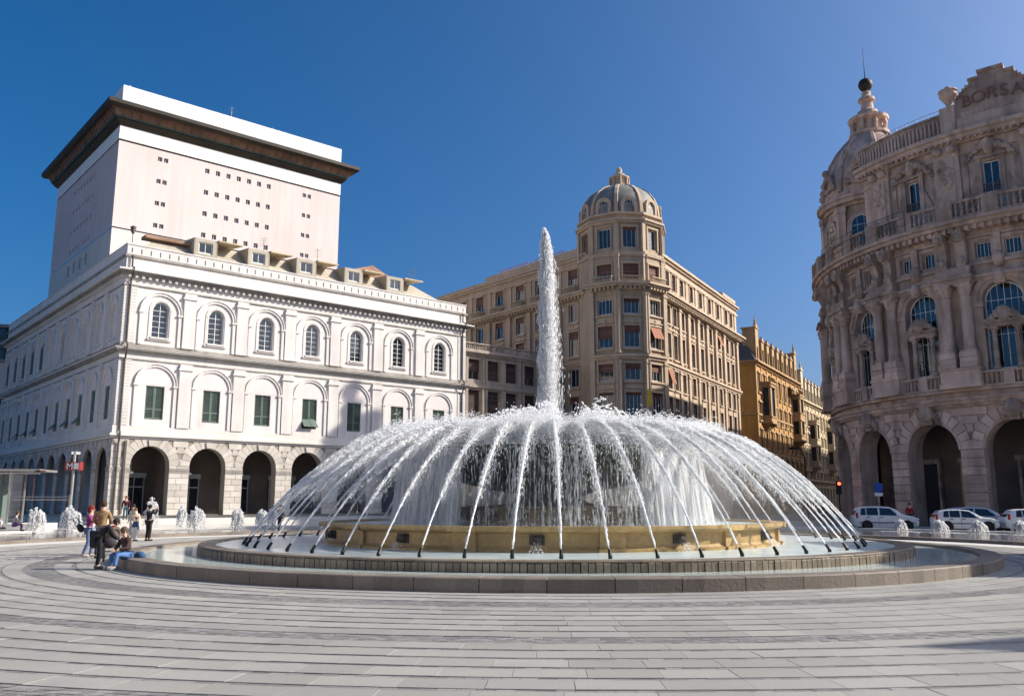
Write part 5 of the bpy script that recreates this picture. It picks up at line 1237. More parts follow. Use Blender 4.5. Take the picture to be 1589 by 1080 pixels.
# splashes where curtain and jets hit the basins
PP = []; n = 3500; a = RG.uniform(0, 2 * PI, n); r = RG.normal(6.0, .3, n); x, y = pol(r, a); z = 1.1 + RG.exponential(.13, n); PP.append(np.c_[x, y, z])
n = 1400; a = np.repeat(np.radians(-5 + 30 * np.arange(12)), 1400 // 12 + 1)[:n] + RG.normal(0, .012, n); r = 8.5 + np.abs(RG.normal(0, .16, n)); x, y = pol(r, a); PP.append(np.c_[x, y, .46 + RG.uniform(0, .30, n) * np.exp(-(r - 8.5) * 3)])
P = np.concatenate(PP); n = len(P); V, T = drops(P, np.tile([[0, 0, 1.]], (n, 1)), RG.uniform(.008, .03, n), RG.uniform(.004, .012, n)); o = obj('splash', fast_mesh('splash', V, T, M['spray']), fou); o['kind'] = 'stuff'

# ------------------------------------------------------------------ low ring pools with small jets
def ring_pool(label, r0, r1, a0, a1):
    t = thing('ring_pool', (FC[0] + r0 * math.cos((a0 + a1) / 2), FC[1] + r0 * math.sin((a0 + a1) / 2), 0), label, 'pool', 'low curved pools round the fountain')
    n = 40; nn = int((r1 * (a1 - a0)) / 1.6)
    for i in range(int(r0 * (a1 - a0) / 1.7)):
        k = int(r0 * (a1 - a0) / 1.7); p = a0 + (a1 - a0) * i / k; q = a0 + (a1 - a0) * (i + 1) / k; b = MB(); ringblock(b, r0, r0 + .5, 0, .16, p + .0004, q - .0004, 2, .02); b.build('kerb_stone', M['basin'], t)
    b = MB(); ringblock(b, r1 - .5, r1, 0, .22, a0, a1, n, .02); b.build('outer_kerb', M['pale_stone'], t)
    annulus(r0 + .45, r1 - .45, .10, a0, a1, n).build('water', M['pool_low'], t)
    annulus(r0 - 1.8, r0, .006, a0, a1, n).build('sunlit_border', M['pale_stone'], t)  # lighter ground ring; the sunlit strip's brightness put in as pale stone
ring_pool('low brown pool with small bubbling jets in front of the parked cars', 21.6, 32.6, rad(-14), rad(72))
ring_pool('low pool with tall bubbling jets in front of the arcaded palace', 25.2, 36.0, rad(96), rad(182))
def bubbler(x, y, w, h, label, lean=0, arcs=None, z0=.1):
    t = root('small_jet', label, 'water jet', 'small jets in the low pools', (x, y, z0))
    g_ = np.random.default_rng(int(abs(x * 100) + h * 50)); PP, DV = [], []
    for q in range((arcs or 26) + 8):
        a = g_.uniform(0, 2 * PI); R_ = w / 2 * g_.uniform(.55, 1.0); hh = h * (1 - .35 * (R_ / (w / 2)) ** 2) * g_.uniform(.85, 1.05); n = 60; f = np.clip(g_.beta(1.5, 1.4, n), 0, 1); r = R_ * np.sqrt(f) if h > 1 else R_ * f
        z = np.where(f < .5, hh * (1 - (1 - 2 * f) ** 2), hh * (1 - (2 * f - 1) ** 2)); PP.append(np.c_[r * np.cos(a) + lean * f, r * np.sin(a), z] + g_.normal(0, .012 * h + .008, (n, 3))); DV.append(np.c_[np.cos(a) * np.ones(n) * R_, np.sin(a) * np.ones(n) * R_, hh * 2 * (1 - 2 * f)])
    n = 220; PP.append(np.c_[g_.normal(0, .05, n), g_.normal(0, .05, n), g_.uniform(0, h, n)]); DV.append(np.tile([[0, 0, 1.]], (n, 1)))
    P = np.concatenate(PP); n = len(P); V, T = drops(P, np.concatenate(DV), g_.uniform(.015, .06, n) * (1 + .4 * h), g_.uniform(.008, .024, n) * (1 + .25 * h)); obj('water', fast_mesh('water', V, T, M['mist']), t)
    V, T = drops(np.c_[g_.normal(0, w * .55, 260), g_.normal(0, w * .4, 260), np.full(260, .01)], np.tile([[1., 0, 0]], (260, 1)), g_.uniform(.04, .13, 260), g_.uniform(.01, .03, 260)); V[:, 2] = V[:, 2] * .3; o = obj('foam', fast_mesh('foam', V, T, M['spray']), t)
    b = MB(); b.tube([(0, 0, -.12), (0, 0, .05)], .05, 8); b.build('nozzle', M['nozzle'], t)
for (x, y), w_, h_, lb in zip(((24.3, 55.2), (25.7, 53.1), (27.2, 51.5), (28.4, 49.4)), (.95, 1.15, 1.1, 1.1), (.72, .72, .74, .78),
        ('small jet in front of the parked white minivan, nearest the fountain', 'small jet in front of the rear of the white hatchback', 'small jet in front of the bonnet of the white hatchback', 'small jet in front of the white car with orange rear lamp')): bubbler(x, y, w_, h_, lb, .05, 30)
for x, y, w_, h_, lb in ((-27.4, 50.6, 1.2, 1.5, 'white bubbling jet beside the glass lift shelter'), (-27.2, 54.2, 1.3, 1.6, 'white bubbling jet in front of the red metro sign post'), (-23.6, 57.5, .95, 2.1, 'tall thin jet arching between the people at the pool'),
        (-20.6, 57.4, 1.3, 1.5, 'white bubbling jet in front of the second palace arch'), (-18.6, 59.5, 1.05, 1.4, 'white bubbling jet nearest the great fountain spray, beside the third arch'), (-17.2, 63.5, 1.1, 1.6, 'small jet seen through the spray in front of the third palace arch'), (-22.6, 60.2, .8, 1.6, 'small jet right of the tall thin arching one'), (-18.4, 64.6, 1.0, 1.3, 'lowest jet seen in front of the third palace arch')): bubbler(x, y, w_, h_, lb, .1, 9 if w_ < 1 else 26)

# ------------------------------------------------------------------ parked cars
def car(x, y, rz, label, paint, L=4.1, H=1.5, Wd=1.72, van=True):
    t = root('parked_car', label, 'car', 'white cars parked along the kerb', (x, y, 0), rz)
    # stations along the body: x, bottom, belt, top, half width, half roof width
    if van: st = [(-.50, .42, .80, .86, .40, .36), (-.485, .30, .84, .95, .46, .40), (-.455, .24, .90, 1.22, .49, .40), (-.41, .22, .92, 1.43, .50, .40), (-.30, .20, .92, 1.485, .5, .395), (-.10, .2, .91, 1.5, .5, .39), (.06, .2, .90, 1.46, .5, .385), (.16, .2, .90, 1.30, .5, .39), (.245, .2, .91, 1.05, .5, .41), (.29, .2, .90, .96, .495, .42), (.40, .22, .84, .90, .485, .42), (.465, .26, .72, .80, .46, .40), (.49, .30, .62, .70, .43, .37), (.50, .38, .55, .60, .40, .34)]
    else: st = [(-.50, .42, .78, .84, .40, .36), (-.485, .30, .86, .95, .46, .40), (-.46, .24, .92, 1.12, .49, .40), (-.40, .22, .93, 1.37, .50, .39), (-.28, .20, .92, 1.46, .5, .385), (-.08, .2, .91, 1.47, .5, .38), (.05, .2, .90, 1.40, .5, .38), (.14, .2, .90, 1.22, .5, .385), (.215, .2, .91, 1.02, .5, .41), (.26, .2, .90, .95, .495, .42), (.38, .22, .85, .90, .485, .42), (.455, .26, .74, .80, .46, .40), (.485, .30, .62, .70, .43, .37), (.50, .38, .55, .60, .40, .34)]
    b = MB(); v = []; k = 10; kz = H / 1.5
    for sx, zb, zm, zt, w, wr in st:
        w *= Wd; wr *= Wd; zb, zm, zt = zb * kz, zm * kz, zt * kz; mid = zb + (zm - zb) * .55
        v += [(sx * L, -w * .93, zb), (sx * L, -w, mid), (sx * L, -w * .985, zm), (sx * L, -wr, zt - .035), (sx * L, -wr * .86, zt), (sx * L, wr * .86, zt), (sx * L, wr, zt - .035), (sx * L, w * .985, zm), (sx * L, w, mid), (sx * L, w * .93, zb)]
    fs = [(i * k + q, i * k + (q + 1) % k, (i + 1) * k + (q + 1) % k, (i + 1) * k + q) for i in range(len(st) - 1) for q in range(k)]
    fs += [tuple(range(k)), tuple(range((len(st) - 1) * k, len(st) * k))]
    b.add(v, fs); b.build('body', paint, t, smooth=False)
    def S_(i, q, d=.012):
        p = Vector(v[i * k + q]); return p
    def pane(name, pts, mat, off):
        pts = [Vector(p) for p in pts]; n = (pts[1] - pts[0]).cross(pts[2] - pts[0]).normalized(); c = sum(pts, Vector()) / len(pts)
        if n.dot(c - Vector((0, 0, .7))) < 0: n = -n
        bb = MB(); top = [tuple(p + n * off) for p in pts]; low = [tuple(p - n * .02) for p in pts]; m = len(pts)
        bb.add(top + low, [tuple(range(m))] + [(i, (i + 1) % m, m + (i + 1) % m, m + i) for i in range(m)]); return bb.build(name, mat, t)
    def lerp(a, c, f): return a + (c - a) * f
    def side(x, f, sd):                       # point on the glazed side at length x, f between belt and roof edge
        for i in range(len(st) - 1):
            if st[i][0] <= x <= st[i + 1][0]:
                u_ = (x - st[i][0]) / (st[i + 1][0] - st[i][0]); q0, q1 = (2, 3) if sd < 0 else (7, 6)
                a = lerp(Vector(v[i * k + q0]), Vector(v[(i + 1) * k + q0]), u_); c = lerp(Vector(v[i * k + q1]), Vector(v[(i + 1) * k + q1]), u_); return lerp(a, c, f)
    xs = ((-.40, -.315), (-.30, -.125), (-.10, .085)) if van else ((-.36, -.27), (-.255, -.10), (-.075, .07))
    for sd in (-1, 1):
        for j, (xa, xb) in enumerate(xs):
            f1 = .90; pts = [side(xa, .06, sd), side(xb + (.10 if j == 2 else 0), .06, sd), side(xb - (.015 if j == 2 else 0), f1, sd), side(xa + (.02 if j == 0 else 0), f1, sd)]
            pane('side_window', pts, M['car_glass'], .012)
        for xa, xb in ((xs[1][0] - .012, xs[1][1] + .012), (xs[2][0] - .012, xs[2][1] + .095)):      # doors with handle
            bb = MB()
            for xx in (xa, xb): bb.box(LOC, xx * L - .006, xx * L + .006, -sd * Wd * .5 - .004, -sd * Wd * .5 + .004, .30, .9 * kz)
            bb.build('door_seam', M['black'], t)
            bb = MB(); bb.box(LOC, xa * L + .06, xa * L + .24, -sd * Wd * .5 - .03, -sd * Wd * .5 + .03, .80 * kz, .845 * kz); bb.build('door_handle', M['black'], t)
        bb = MB(); p = side(.165, .12, sd); bb.ball((p.x, p.y + sd * .12, p.z + .05), (.08, .12, .075), 8, 6); bb.build('mirror', paint, t)
        bb = MB(); bb.box(LOC, -.42 * L, .42 * L, -sd * Wd * .497 - .012, -sd * Wd * .497 + .012, .50, .56); bb.build('side_strip', M['black'], t)
        p = Vector(v[11 * k + (2 if sd < 0 else 7)]); bb = MB(); bb.ball((p.x - .02, p.y * .86, p.z - .03), (.20, .16, .10), 10, 6); bb.build('headlight', M['lamp_clear'], t)
        p = Vector(v[2 * k + (2 if sd < 0 else 7)]); bb = MB(); bb.box(LOC, p.x - .06, p.x + .06, -p.y - .06, -p.y + .06, p.z - .14, p.z + .22); bb.build('rear_lamp', M['lamp_red'], t)
    i0 = [i for i, q in enumerate(st) if q[3] < (1.32 if van else 1.25) and q[0] > 0][0]; i1 = i0 + 2
    ta, tb = i0 - 1, i1 - 1
    pane('windscreen', [lerp(S_(ta, 4), S_(ta, 5), .04), lerp(S_(ta, 4), S_(ta, 5), .96), lerp(S_(i0, 4), S_(i0, 5), .96), lerp(S_(i0, 4), S_(i0, 5), .04)], M['car_glass'], .014)
    pane('windscreen', [lerp(S_(i0, 4), S_(i0, 5), .04), lerp(S_(i0, 4), S_(i0, 5), .96), lerp(S_(tb, 4), S_(tb, 5), .98), lerp(S_(tb, 4), S_(tb, 5), .02)], M['car_glass'], .014)
    pane('rear_window', [lerp(S_(1, 4), S_(1, 5), .05), lerp(S_(1, 4), S_(1, 5), .95), lerp(S_(2, 4), S_(2, 5), .95), lerp(S_(2, 4), S_(2, 5), .05)], M['car_glass'], .014)
    bb = MB(); bb.box(LOC, .478 * L, .506 * L, -.30 * Wd, .30 * Wd, .50, .60); bb.box(LOC, .46 * L, .507 * L, -.38 * Wd, .38 * Wd, .30, .42); bb.build('grille', M['black'], t)
    bb = MB(); bb.box(LOC, .505 * L, .512 * L, -.26, .26, .36, .46); bb.build('number_plate', M['white'], t)
    wm_t = MB(); wm_t.lathe((0, 0), [(.20, -.09), (.30, -.095), (.315, -.06), (.315, .06), (.30, .095), (.20, .09)], 20); wm_r = MB(); wm_r.lathe((0, 0), [(.0, .03), (.05, .06), (.19, .075), (.205, .06)], 16); 
    for q in range(6): wm_r.box(Frame((0, 0), (math.cos(PI / 3 * q), math.sin(PI / 3 * q))), .03, .2, -.02, .02, .06, .082)
    mt, mr_ = wm_t.mesh('tyre', M['rubber']), wm_r.mesh('rim', M['alloy'])
    for sx in (-.305, .315):
        for sd in (-1, 1):
            w = root('wheel', '', ''); [w.__delitem__(q) for q in ('label', 'category')]
            w.parent = t; w.location = (sx * L, sd * (Wd / 2 - .085), .31); w.rotation_euler = (PI / 2 if sd < 0 else -PI / 2, 0, 0)
            obj('tyre', mt, w); obj('rim', mr_, w)
            bb = MB(); bb.lathe((0, 0), [(.0, 0), (.37, 0)], 20); a_ = bb.build('wheel_arch', M['black'], t); a_.matrix_basis = Matrix.Translation((sx * L, sd * (Wd / 2 + .004), .33)) @ Matrix.Rotation(PI / 2, 4, 'X') @ Matrix.Diagonal((1, 1, 1, 1))
    return t
car(25.6, 60.6, rad(-12), 'white minivan with roof rails parked leftmost, in front of the first open arch', M['car_white'], 4.15, 1.62, 1.75)
c_ = car(29.7, 57.9, rad(-14), 'white three door hatchback parked in front of the blue estate car', M['car_white'], 3.9, 1.46, 1.66, False)
car(32.2, 60.6, rad(-14), 'pale blue estate car parked behind the white hatchback', M['car_blue'], 4.5, 1.56, 1.76)
car(33.9, 56.8, rad(-14), 'white car parked last, behind the blue estate and white hatchback', M['car_white'], 4.1, 1.50, 1.7, False)

# ------------------------------------------------------------------ people
_pm = {}
def pmat(c):
    k = tuple(c)
    if k not in _pm: _pm[k] = mk('cloth', c, rough=.85, var=.12, scale=6, fine=30) if True else None
    return _pm[k]
SK = (.56, .36, .27)
def skin(name, V, E_, R, mat, parent, extra=None, lev=1):
    me = bpy.data.meshes.new(name); me.from_pydata([tuple(p) for p in V], E_, []); o = bpy.data.objects.new(name, me); COL.objects.link(o)
    sm = o.modifiers.new('skin', 'SKIN'); sm.branch_smoothing = .6; o.modifiers.new('sub', 'SUBSURF').levels = lev
    for i, r in enumerate(R): d = me.skin_vertices[0].data[i]; d.radius = (r, r) if not isinstance(r, tuple) else r; d.use_root = i == 0
    bpy.context.view_layer.update(); dg = bpy.context.evaluated_depsgraph_get()
    m2 = bpy.data.meshes.new_from_object(o.evaluated_get(dg)); bpy.data.objects.remove(o)
    if extra:
        vs = [tuple(q.co) for q in m2.vertices]; fs = [tuple(p.vertices) for p in m2.polygons]; n = len(vs)
        m2 = bpy.data.meshes.new(name); m2.from_pydata(vs + extra.v, [], fs + [[i + n for i in f] for f in extra.f])
    m2.name = name; m2.materials.clear(); m2.materials.append(mat)
    m2.polygons.foreach_set('use_smooth', [True] * len(m2.polygons)); m2.update()
    return obj(name, m2, parent)
STAND = dict(pel=(0, 0, .95), spi=(0, .0, 1.14), che=(0, .01, 1.34), nek=(0, .015, 1.47), hea=(0, .035, 1.575), top=(0, .03, 1.69),
             shL=(-.19, .0, 1.40), elL=(-.24, -.02, 1.13), wrL=(-.24, .06, .88), shR=(.19, .0, 1.40), elR=(.24, -.02, 1.13), wrR=(.24, .06, .88),
             hiL=(-.09, 0, .91), knL=(-.10, .03, .50), anL=(-.10, -.02, .09), toL=(-.11, .15, .045), hiR=(.09, 0, .91), knR=(.10, .03, .50), anR=(.10, -.02, .09), toR=(.11, .15, .045))
def person(x, y, face, label, pose=None, top=(.1, .1, .12), leg=(.05, .06, .1), hair=(.04, .025, .018), shoe=(.05, .04, .04), scale=1, z=0, group=None, skirt=0, coat=0, hood=None, collar=None):
    J = {k: Vector(p) for k, p in STAND.items()}
    for k, p in (pose or {}).items(): J[k] = Vector(p)
    t = root('person', label, 'person', group, (x, y, z), face); t.scale = (scale,) * 3
    nm = ['pel', 'spi', 'che', 'nek', 'hea', 'top', 'shL', 'elL', 'wrL', 'haL', 'shR', 'elR', 'wrR', 'haR', 'hiL', 'knL', 'anL', 'toL', 'hiR', 'knR', 'anR', 'toR']
    for sd in 'LR': J['ha' + sd] = J['wr' + sd] + (J['wr' + sd] - J['el' + sd]).normalized() * .09
    rad_ = dict(pel=.125, spi=.115, che=.13, nek=.055, hea=.085, top=.07, hi=.085, kn=.055, an=.04, to=.035, sh=.06, el=.042, wr=.03, ha=.035)
    ix = {k: i for i, k in enumerate(nm)}
    E_ = [('pel', 'spi'), ('spi', 'che'), ('che', 'nek'), ('nek', 'hea'), ('hea', 'top')] + [(a + s, c + s) if a not in ('che', 'pel') else (a, c + s) for s in 'LR' for a, c in (('che', 'sh'), ('sh', 'el'), ('el', 'wr'), ('wr', 'ha'), ('pel', 'hi'), ('hi', 'kn'), ('kn', 'an'), ('an', 'to'))]
    fx = MB()
    fw = (J['hea'] - J['nek']); f_ = Vector((0, 1, 0)); hc = (J['hea'] + J['top']) / 2
    fx.ball(hc + Vector((0, .098, -.03)), (.014, .022, .02), 6, 4); fx.ball(hc + Vector((0, .085, -.075)), (.028, .012, .009), 6, 4)
    for sd in (-1, 1): fx.ball(hc + Vector((sd * .088, 0, -.02)), (.012, .022, .032), 6, 4); fx.ball(hc + Vector((sd * .032, .086, .0)), (.013, .008, .008), 6, 4)
    for s in 'LR':                             # palm to fingers and thumb
        d = (J['ha' + s] - J['wr' + s]).normalized(); sd = Vector((0, 1, 0)) if abs(d.y) < .8 else Vector((1, 0, 0)); sd = (sd - d * sd.dot(d)).normalized(); nrm = d.cross(sd)
        for q, l in enumerate((.062, .075, .07, .055)):
            p = J['ha' + s] + d * .02 + sd * (.028 - .018 * q); fx.tube([p, p + d * l * .55 + nrm * .004, p + d * l * .9 + nrm * .022], [.0095, .009, .007], 5)
        p = J['wr' + s] + d * .045 + sd * .03; fx.tube([p, p + d * .03 + sd * .02, p + d * .06 + sd * .022 + nrm * .012], [.011, .010, .008], 5)
    skin('body', [J[k] for k in nm], [(ix[a], ix[c]) for a, c in E_], [rad_.get(k, rad_.get(k[:2])) for k in nm], pmat(SK), t, fx)
    n2 = ['che', 'spi', 'pel', 'nk', 'shL', 'elL', 'wrL', 'shR', 'elR', 'wrR'] + (['hem'] if coat else [])
    J2 = dict(J); J2['nk'] = J['che'].lerp(J['nek'], 1.0); J2['pel'] = J['pel'] + Vector((0, 0, -.04))
    if coat: J2['hem'] = J['pel'] + (J['knL'] + J['knR'] - J['pel'] * 2) * .5 * coat
    r2 = dict(che=(.165, .145), spi=(.155, .135), pel=(.165, .14), nk=.085, sh=.078, el=.062, wr=.05, hem=(.20, .17))
    e2 = [('che', 'spi'), ('spi', 'pel'), ('che', 'nk')] + [(a if a == 'che' else a + s, c + s) for s in 'LR' for a, c in (('che', 'sh'), ('sh', 'el'), ('el', 'wr'))] + ([('pel', 'hem')] if coat else [])
    i2 = {k: i for i, k in enumerate(n2)}
    skin('jacket', [J2[k] for k in n2], [(i2[a], i2[c]) for a, c in e2], [r2.get(k, r2.get(k[:2])) for k in n2], pmat(top), t)
    n3 = ['pel', 'hiL', 'knL', 'anL', 'hiR', 'knR', 'anR']; i3 = {k: i for i, k in enumerate(n3)}
    skin('trousers', [J[k] for k in n3], [(i3[a], i3[c]) for a, c in (('pel', 'hiL'), ('hiL', 'knL'), ('knL', 'anL'), ('pel', 'hiR'), ('hiR', 'knR'), ('knR', 'anR'))], [(.14, .13), .095, .075, .065, .095, .075, .065], pmat(leg), t)
    for s in 'LR':
        b = MB(); a, c = J['an' + s], J['to' + s]; b.tube([a + (a - c) * .35 + Vector((0, 0, -.05)), a.lerp(c, .2) + Vector((0, 0, -.03)), c, c + (c - a) * .25], [.045, .055, .05, .025], 8); b.build('shoe', pmat(shoe), t, smooth=True)
    b = MB(); b.ball(hc + Vector((0, -.022, .035)), (.108, .112, .115), 12, 8)
    if hood: b.ball(hc + Vector((0, -.05, -.03)), (.112, .10, .12), 10, 8)
    b.build('hair', pmat(hair), t, smooth=True)
    if collar: b = MB(); b.tube([J['nek'] + Vector((.08 * math.cos(q), .07 * math.sin(q), -.03)) for q in np.linspace(0, 2 * PI, 10)], .03, 6, cap=False); b.build('scarf', pmat(collar), t)
    return t
UPR = dict(elR=(.22, .14, 1.18), wrR=(.06, .26, 1.40), elL=(-.22, .14, 1.18), wrL=(-.05, .27, 1.42))      # both hands raised to the face
w1 = person(-14.75, 30.8, rad(-80), 'woman with short red hair and purple top raising something to her face by the fountain', dict(UPR, knL=(-.12, .12, .5), anL=(-.13, .06, .09), toL=(-.14, .22, .045), anR=(.09, -.12, .09), toR=(.1, .05, .045)), (.22, .035, .14), (.14, .19, .33), (.20, .022, .018), (.45, .4, .38), hood=1)
b = MB(); b.box(LOC, -.10, .06, -.36, -.29, 1.44, 1.54); b.ball((-.02, .38, 1.49), .035, 8, 5)
o = obj('camera_body', b.mesh('camera_body', M['black'])); o.matrix_world = Matrix.Translation((-14.75, 30.8, 0)) @ Matrix.Rotation(rad(-80), 4, 'Z') @ Matrix.Translation((0, 0, 0)); o.name = 'compact_camera'; tag(o, 'small black camera held up by the woman in the purple top', 'camera')
b = MB(); b.ball((0, 0, 0), (.12, .07, .16), 10, 8); b.tube([(-.1, 0, .12), (-.06, 0, .42), (.06, 0, .42), (.1, 0, .16)], .018, 5); o = b.build('shoulder_bag', pmat((.02, .02, .024)), smooth=True); o.location = (-15.02, 30.72, .98); o.rotation_euler = (0, rad(-35), 0); tag(o, 'black shoulder bag hanging behind the woman in the purple top', 'bag')
person(-13.95, 30.0, rad(10), 'man seen from behind in a tan coat standing beside the woman in purple', dict(elL=(-.26, .04, 1.14), wrL=(-.16, .2, 1.02), elR=(.26, .02, 1.14), wrR=(.2, .18, 1.0)), (.27, .165, .078), (.035, .035, .05), (.05, .03, .02), coat=.8, collar=(.24, .15, .07), scale=1.09)
person(-11.85, 25.4, rad(-60), 'person in black jacket bending over the pushchair at the basin edge', dict(spi=(0, .08, 1.10), che=(0, .22, 1.22), nek=(0, .33, 1.28), hea=(0, .42, 1.32), top=(0, .5, 1.37), shL=(-.19, .24, 1.24), elL=(-.22, .34, .98), wrL=(-.12, .52, .85), shR=(.19, .24, 1.24), elR=(.22, .36, .98), wrR=(.12, .54, .85), knL=(-.12, .1, .5)), (.022, .022, .028), (.016, .016, .02), (.03, .02, .02), (.16, .15, .15), coat=.3, collar=(.2, .02, .03), scale=.95)
SIT = dict(pel=(0, 0, .42), spi=(0, .04, .62), che=(0, .09, .82), nek=(0, .14, .95), hea=(0, .18, 1.05), top=(0, .2, 1.165), shL=(-.19, .09, .88), elL=(-.24, .2, .64), wrL=(-.12, .38, .58), shR=(.19, .09, .88), elR=(.24, .2, .64), wrR=(.12, .38, .58), hiL=(-.1, .04, .41), knL=(-.13, .45, .45), anL=(-.13, .5, .09), toL=(-.14, .66, .045), hiR=(.1, .04, .41), knR=(.13, .45, .45), anR=(.13, .42, .09), toR=(.14, .58, .045))
person(-10.95, 25.25, rad(150), 'person in dark brown jacket and blue jeans sitting on the basin edge', SIT, (.06, .035, .032), (.08, .17, .36), (.09, .06, .045), (.25, .24, .25), scale=.95)
person(-18.6, 43.6, rad(-20), 'small child in a blue jacket and white trousers by the low pool', dict(top=(0, .03, 1.72)), (.05, .09, .22), (.62, .62, .64), (.20, .05, .04), scale=.66)
person(-18.0, 43.7, rad(-30), 'person in black raising a camera beside the small child', dict(elR=(.30, .16, 1.34), wrR=(.16, .32, 1.56), elL=(-.28, .18, 1.30), wrL=(-.02, .32, 1.52)), (.018, .018, .022), (.022, .018, .02), (.03, .02, .02), collar=(.1, .38, .26))
person(-21.3, 49.5, rad(160), 'person in a long white coat standing behind the man in tan', None, (.62, .62, .6), (.6, .6, .58), (.03, .025, .02), coat=.9, scale=1.0)
person(-29.0, 66.0, rad(200), 'person in dark red top and jeans standing on the palace steps', None, (.07, .012, .022), (.06, .12, .15), (.22, .12, .06), z=.6)
person(-19.9, 46.5, rad(190), 'person in a cream coat beyond the pushchair near the pool', None, (.60, .50, .38), (.45, .38, .3), (.12, .07, .04), coat=.6, scale=.9)
person(-29.6, 50.2, rad(-60), 'person in rust brown top sitting in front of the glass shelter', dict(SIT), (.25, .07, .035), (.55, .5, .5), (.16, .09, .04), z=.38)
person(-28.6, 50.6, rad(-50), 'person in violet trousers sitting in front of the glass shelter', dict(SIT), (.5, .42, .42), (.17, .09, .26), (.1, .06, .03), z=.25, scale=.9)
person(28.9, 63.9, rad(180), 'person in a bright red jacket behind the white minivan', None, (.36, .018, .02), (.04, .04, .05), (.03, .02, .02), z=.1)
person(-14.6, 55.5, rad(150), 'dark clothed person walking behind the outermost great fountain jets', dict(knL=(-.1, .15, .5), anL=(-.1, .2, .09), toL=(-.1, .36, .05)), (.05, .05, .06), (.04, .04, .05))
# pushchair by the basin
t = root('pushchair', 'dark pushchair with brown hood standing at the basin edge', 'pushchair', None, (-12.75, 28.2, 0), rad(15))
b = MB()
for sd in (-1, 1): b.tube([(sd * .25, -.45, 1.02), (sd * .25, -.2, .62), (sd * .25, .38, .14)], .016, 6); b.tube([(sd * .25, -.40, .14), (sd * .25, 0, .5), (sd * .25, .15, .7)], .016, 6)
b.tube([(-.25, -.45, 1.02), (.25, -.45, 1.02)], .018, 6); b.tube([(-.25, -.1, .34), (.25, -.1, .34)], .014, 6); b.build('frame', M['black'], t)
b = MB(); b.prism(Frame((-.2, 0), (0, 1)), [(-.25, .5), (.2, .42), (.3, .46), (.22, .55), (-.15, .62), (-.35, 1.0), (-.42, .98)], -.4, 0) ; b.build('seat', pmat((.03, .03, .035)), t)
b = MB(); b.lathe((0, 0), [(.30, 0), (.29, .12), (.24, .24), (.14, .31), (.02, .34)], 14, 0, PI * 1.02); h = b.build('hood', pmat((.13, .095, .075)), t, smooth=True); h.matrix_basis = Matrix.Translation((0, -.2, .86)) @ Matrix.Rotation(rad(180), 4, 'Z') @ Matrix.Rotation(rad(-25), 4, 'X')
for x, y in ((-.27, .38), (.27, .38), (-.27, -.40), (.27, -.40)):
    b = MB(); b.tube([(x - .02, y, .13), (x + .02, y, .13)], .13, 14); b.build('wheel', M['rubber'], t)
b = MB(); b.ball((0, -.42, .62), (.22, .12, .18), 10, 7); b.build('bag', pmat((.05, .045, .05)), t, smooth=True)
b = MB(); b.ball((0, 0, -.02), (.15, .11, .09), 10, 7); b.box(LOC, -.13, .13, -.09, .09, -.11, .0); o = b.build('blue_bag', pmat((.04, .09, .19)), smooth=True); o.location = (-10.72, 25.55, .41); tag(o, 'blue bag lying on the basin edge beside the pushchair', 'bag')

# ------------------------------------------------------------------ glass lift shelter, metro sign, signals, wires
t = thing('lift_shelter', (-33.8, 57.6, 0), 'glass lift shelter with thin metal posts and flat roof beside the metro sign', 'shelter'); Fs = Frame((-36.2, 57.3), (1, .12))
b = MB()
for s in (0, 1.55, 3.1): b.box(Fs, s - .06, s + .06, -.12, 0, .0, 3.9); b.box(Fs, s - .06, s + .06, -2.4, -2.28, 0, 3.9)
b.box(Fs, -.1, 4.9, -.14, .02, 3.72, 3.82); b.build('posts', M['steel'], t)
b = MB(); b.box(Fs, -.9, 5.0, -2.7, .3, 3.9, 4.05); b.build('roof', M['steel'], t)
b = MB(); b.box(Fs, 4.75, 5.04, -.6, .33, 3.86, 3.97); b.box(Fs, 4.5, 4.56, -.1, -.02, 1.9, 3.9); b.build('red_edge', M['sign_dark'], t); b = MB(); b.box(Fs, 3.4, 6.8, -.02, .02, 2.02, 2.08); b.box(Fs, 3.4, 6.8, -.02, .02, 2.22, 2.26); b.build('handrail', M['steel'], t)
for s in (.06, 1.61): 
    for tt_ in (-.06, -2.34): b = MB(); b.box(Fs, s, s + 1.43, tt_ - .01, tt_ + .01, .35, 3.7); b.build('pane', M['clear'], t)
for s in (.0, 3.1): b = MB(); b.box(Frame(Fs.pt(s, -2.28, 0)[:2], Fs.n), 0, 2.2, -.01, .01, .35, 3.7); b.build('pane', M['clear'], t)
b = MB(); b.box(Fs, .4, 2.6, -1.9, -.4, .02, 3.0); b.build('lift_car', M['win_grey'], t)
b = MB(); b.box(Fs, -1.2, 5.2, -3, .5, 0, .5); b.box(Fs, -1.2, 5.4, .5, 1.4, 0, .2); b.build('base', M['pale_stone'], t)
t = thing('metro_sign', (-28.4, 56.5, 0), 'red metro sign box with white letter M on a pole', 'sign'); x, y = -28.4, 56.5
b = MB(); b.tube([(x, y, 0), (x, y, 4.9)], .085, 10); b.tube([(x, y, .1), (x, y, 1.6)], .13, 10); b.tube([(x, y, 4.9), (x + .05, y, 5.2)], .05, 6); b.build('pole', M['steel'], t)
b = MB(); FM = Frame((x - .48, y - .26), (1, 0)); b.box(FM, 0, .96, -.52, 0, 3.92, 4.44); b.build('sign_box', M['red'], t)
sb = [o_ for o_ in t.children if o_.name.startswith('sign_box')][0]
letter('M', FM.mat(.34, .005, 3.98), .42, M['white'], t, .01)
b = MB(); b.box(FM, .6, .9, 0, .012, 3.98, 4.38); b.build('white_panel', M['white'], t)
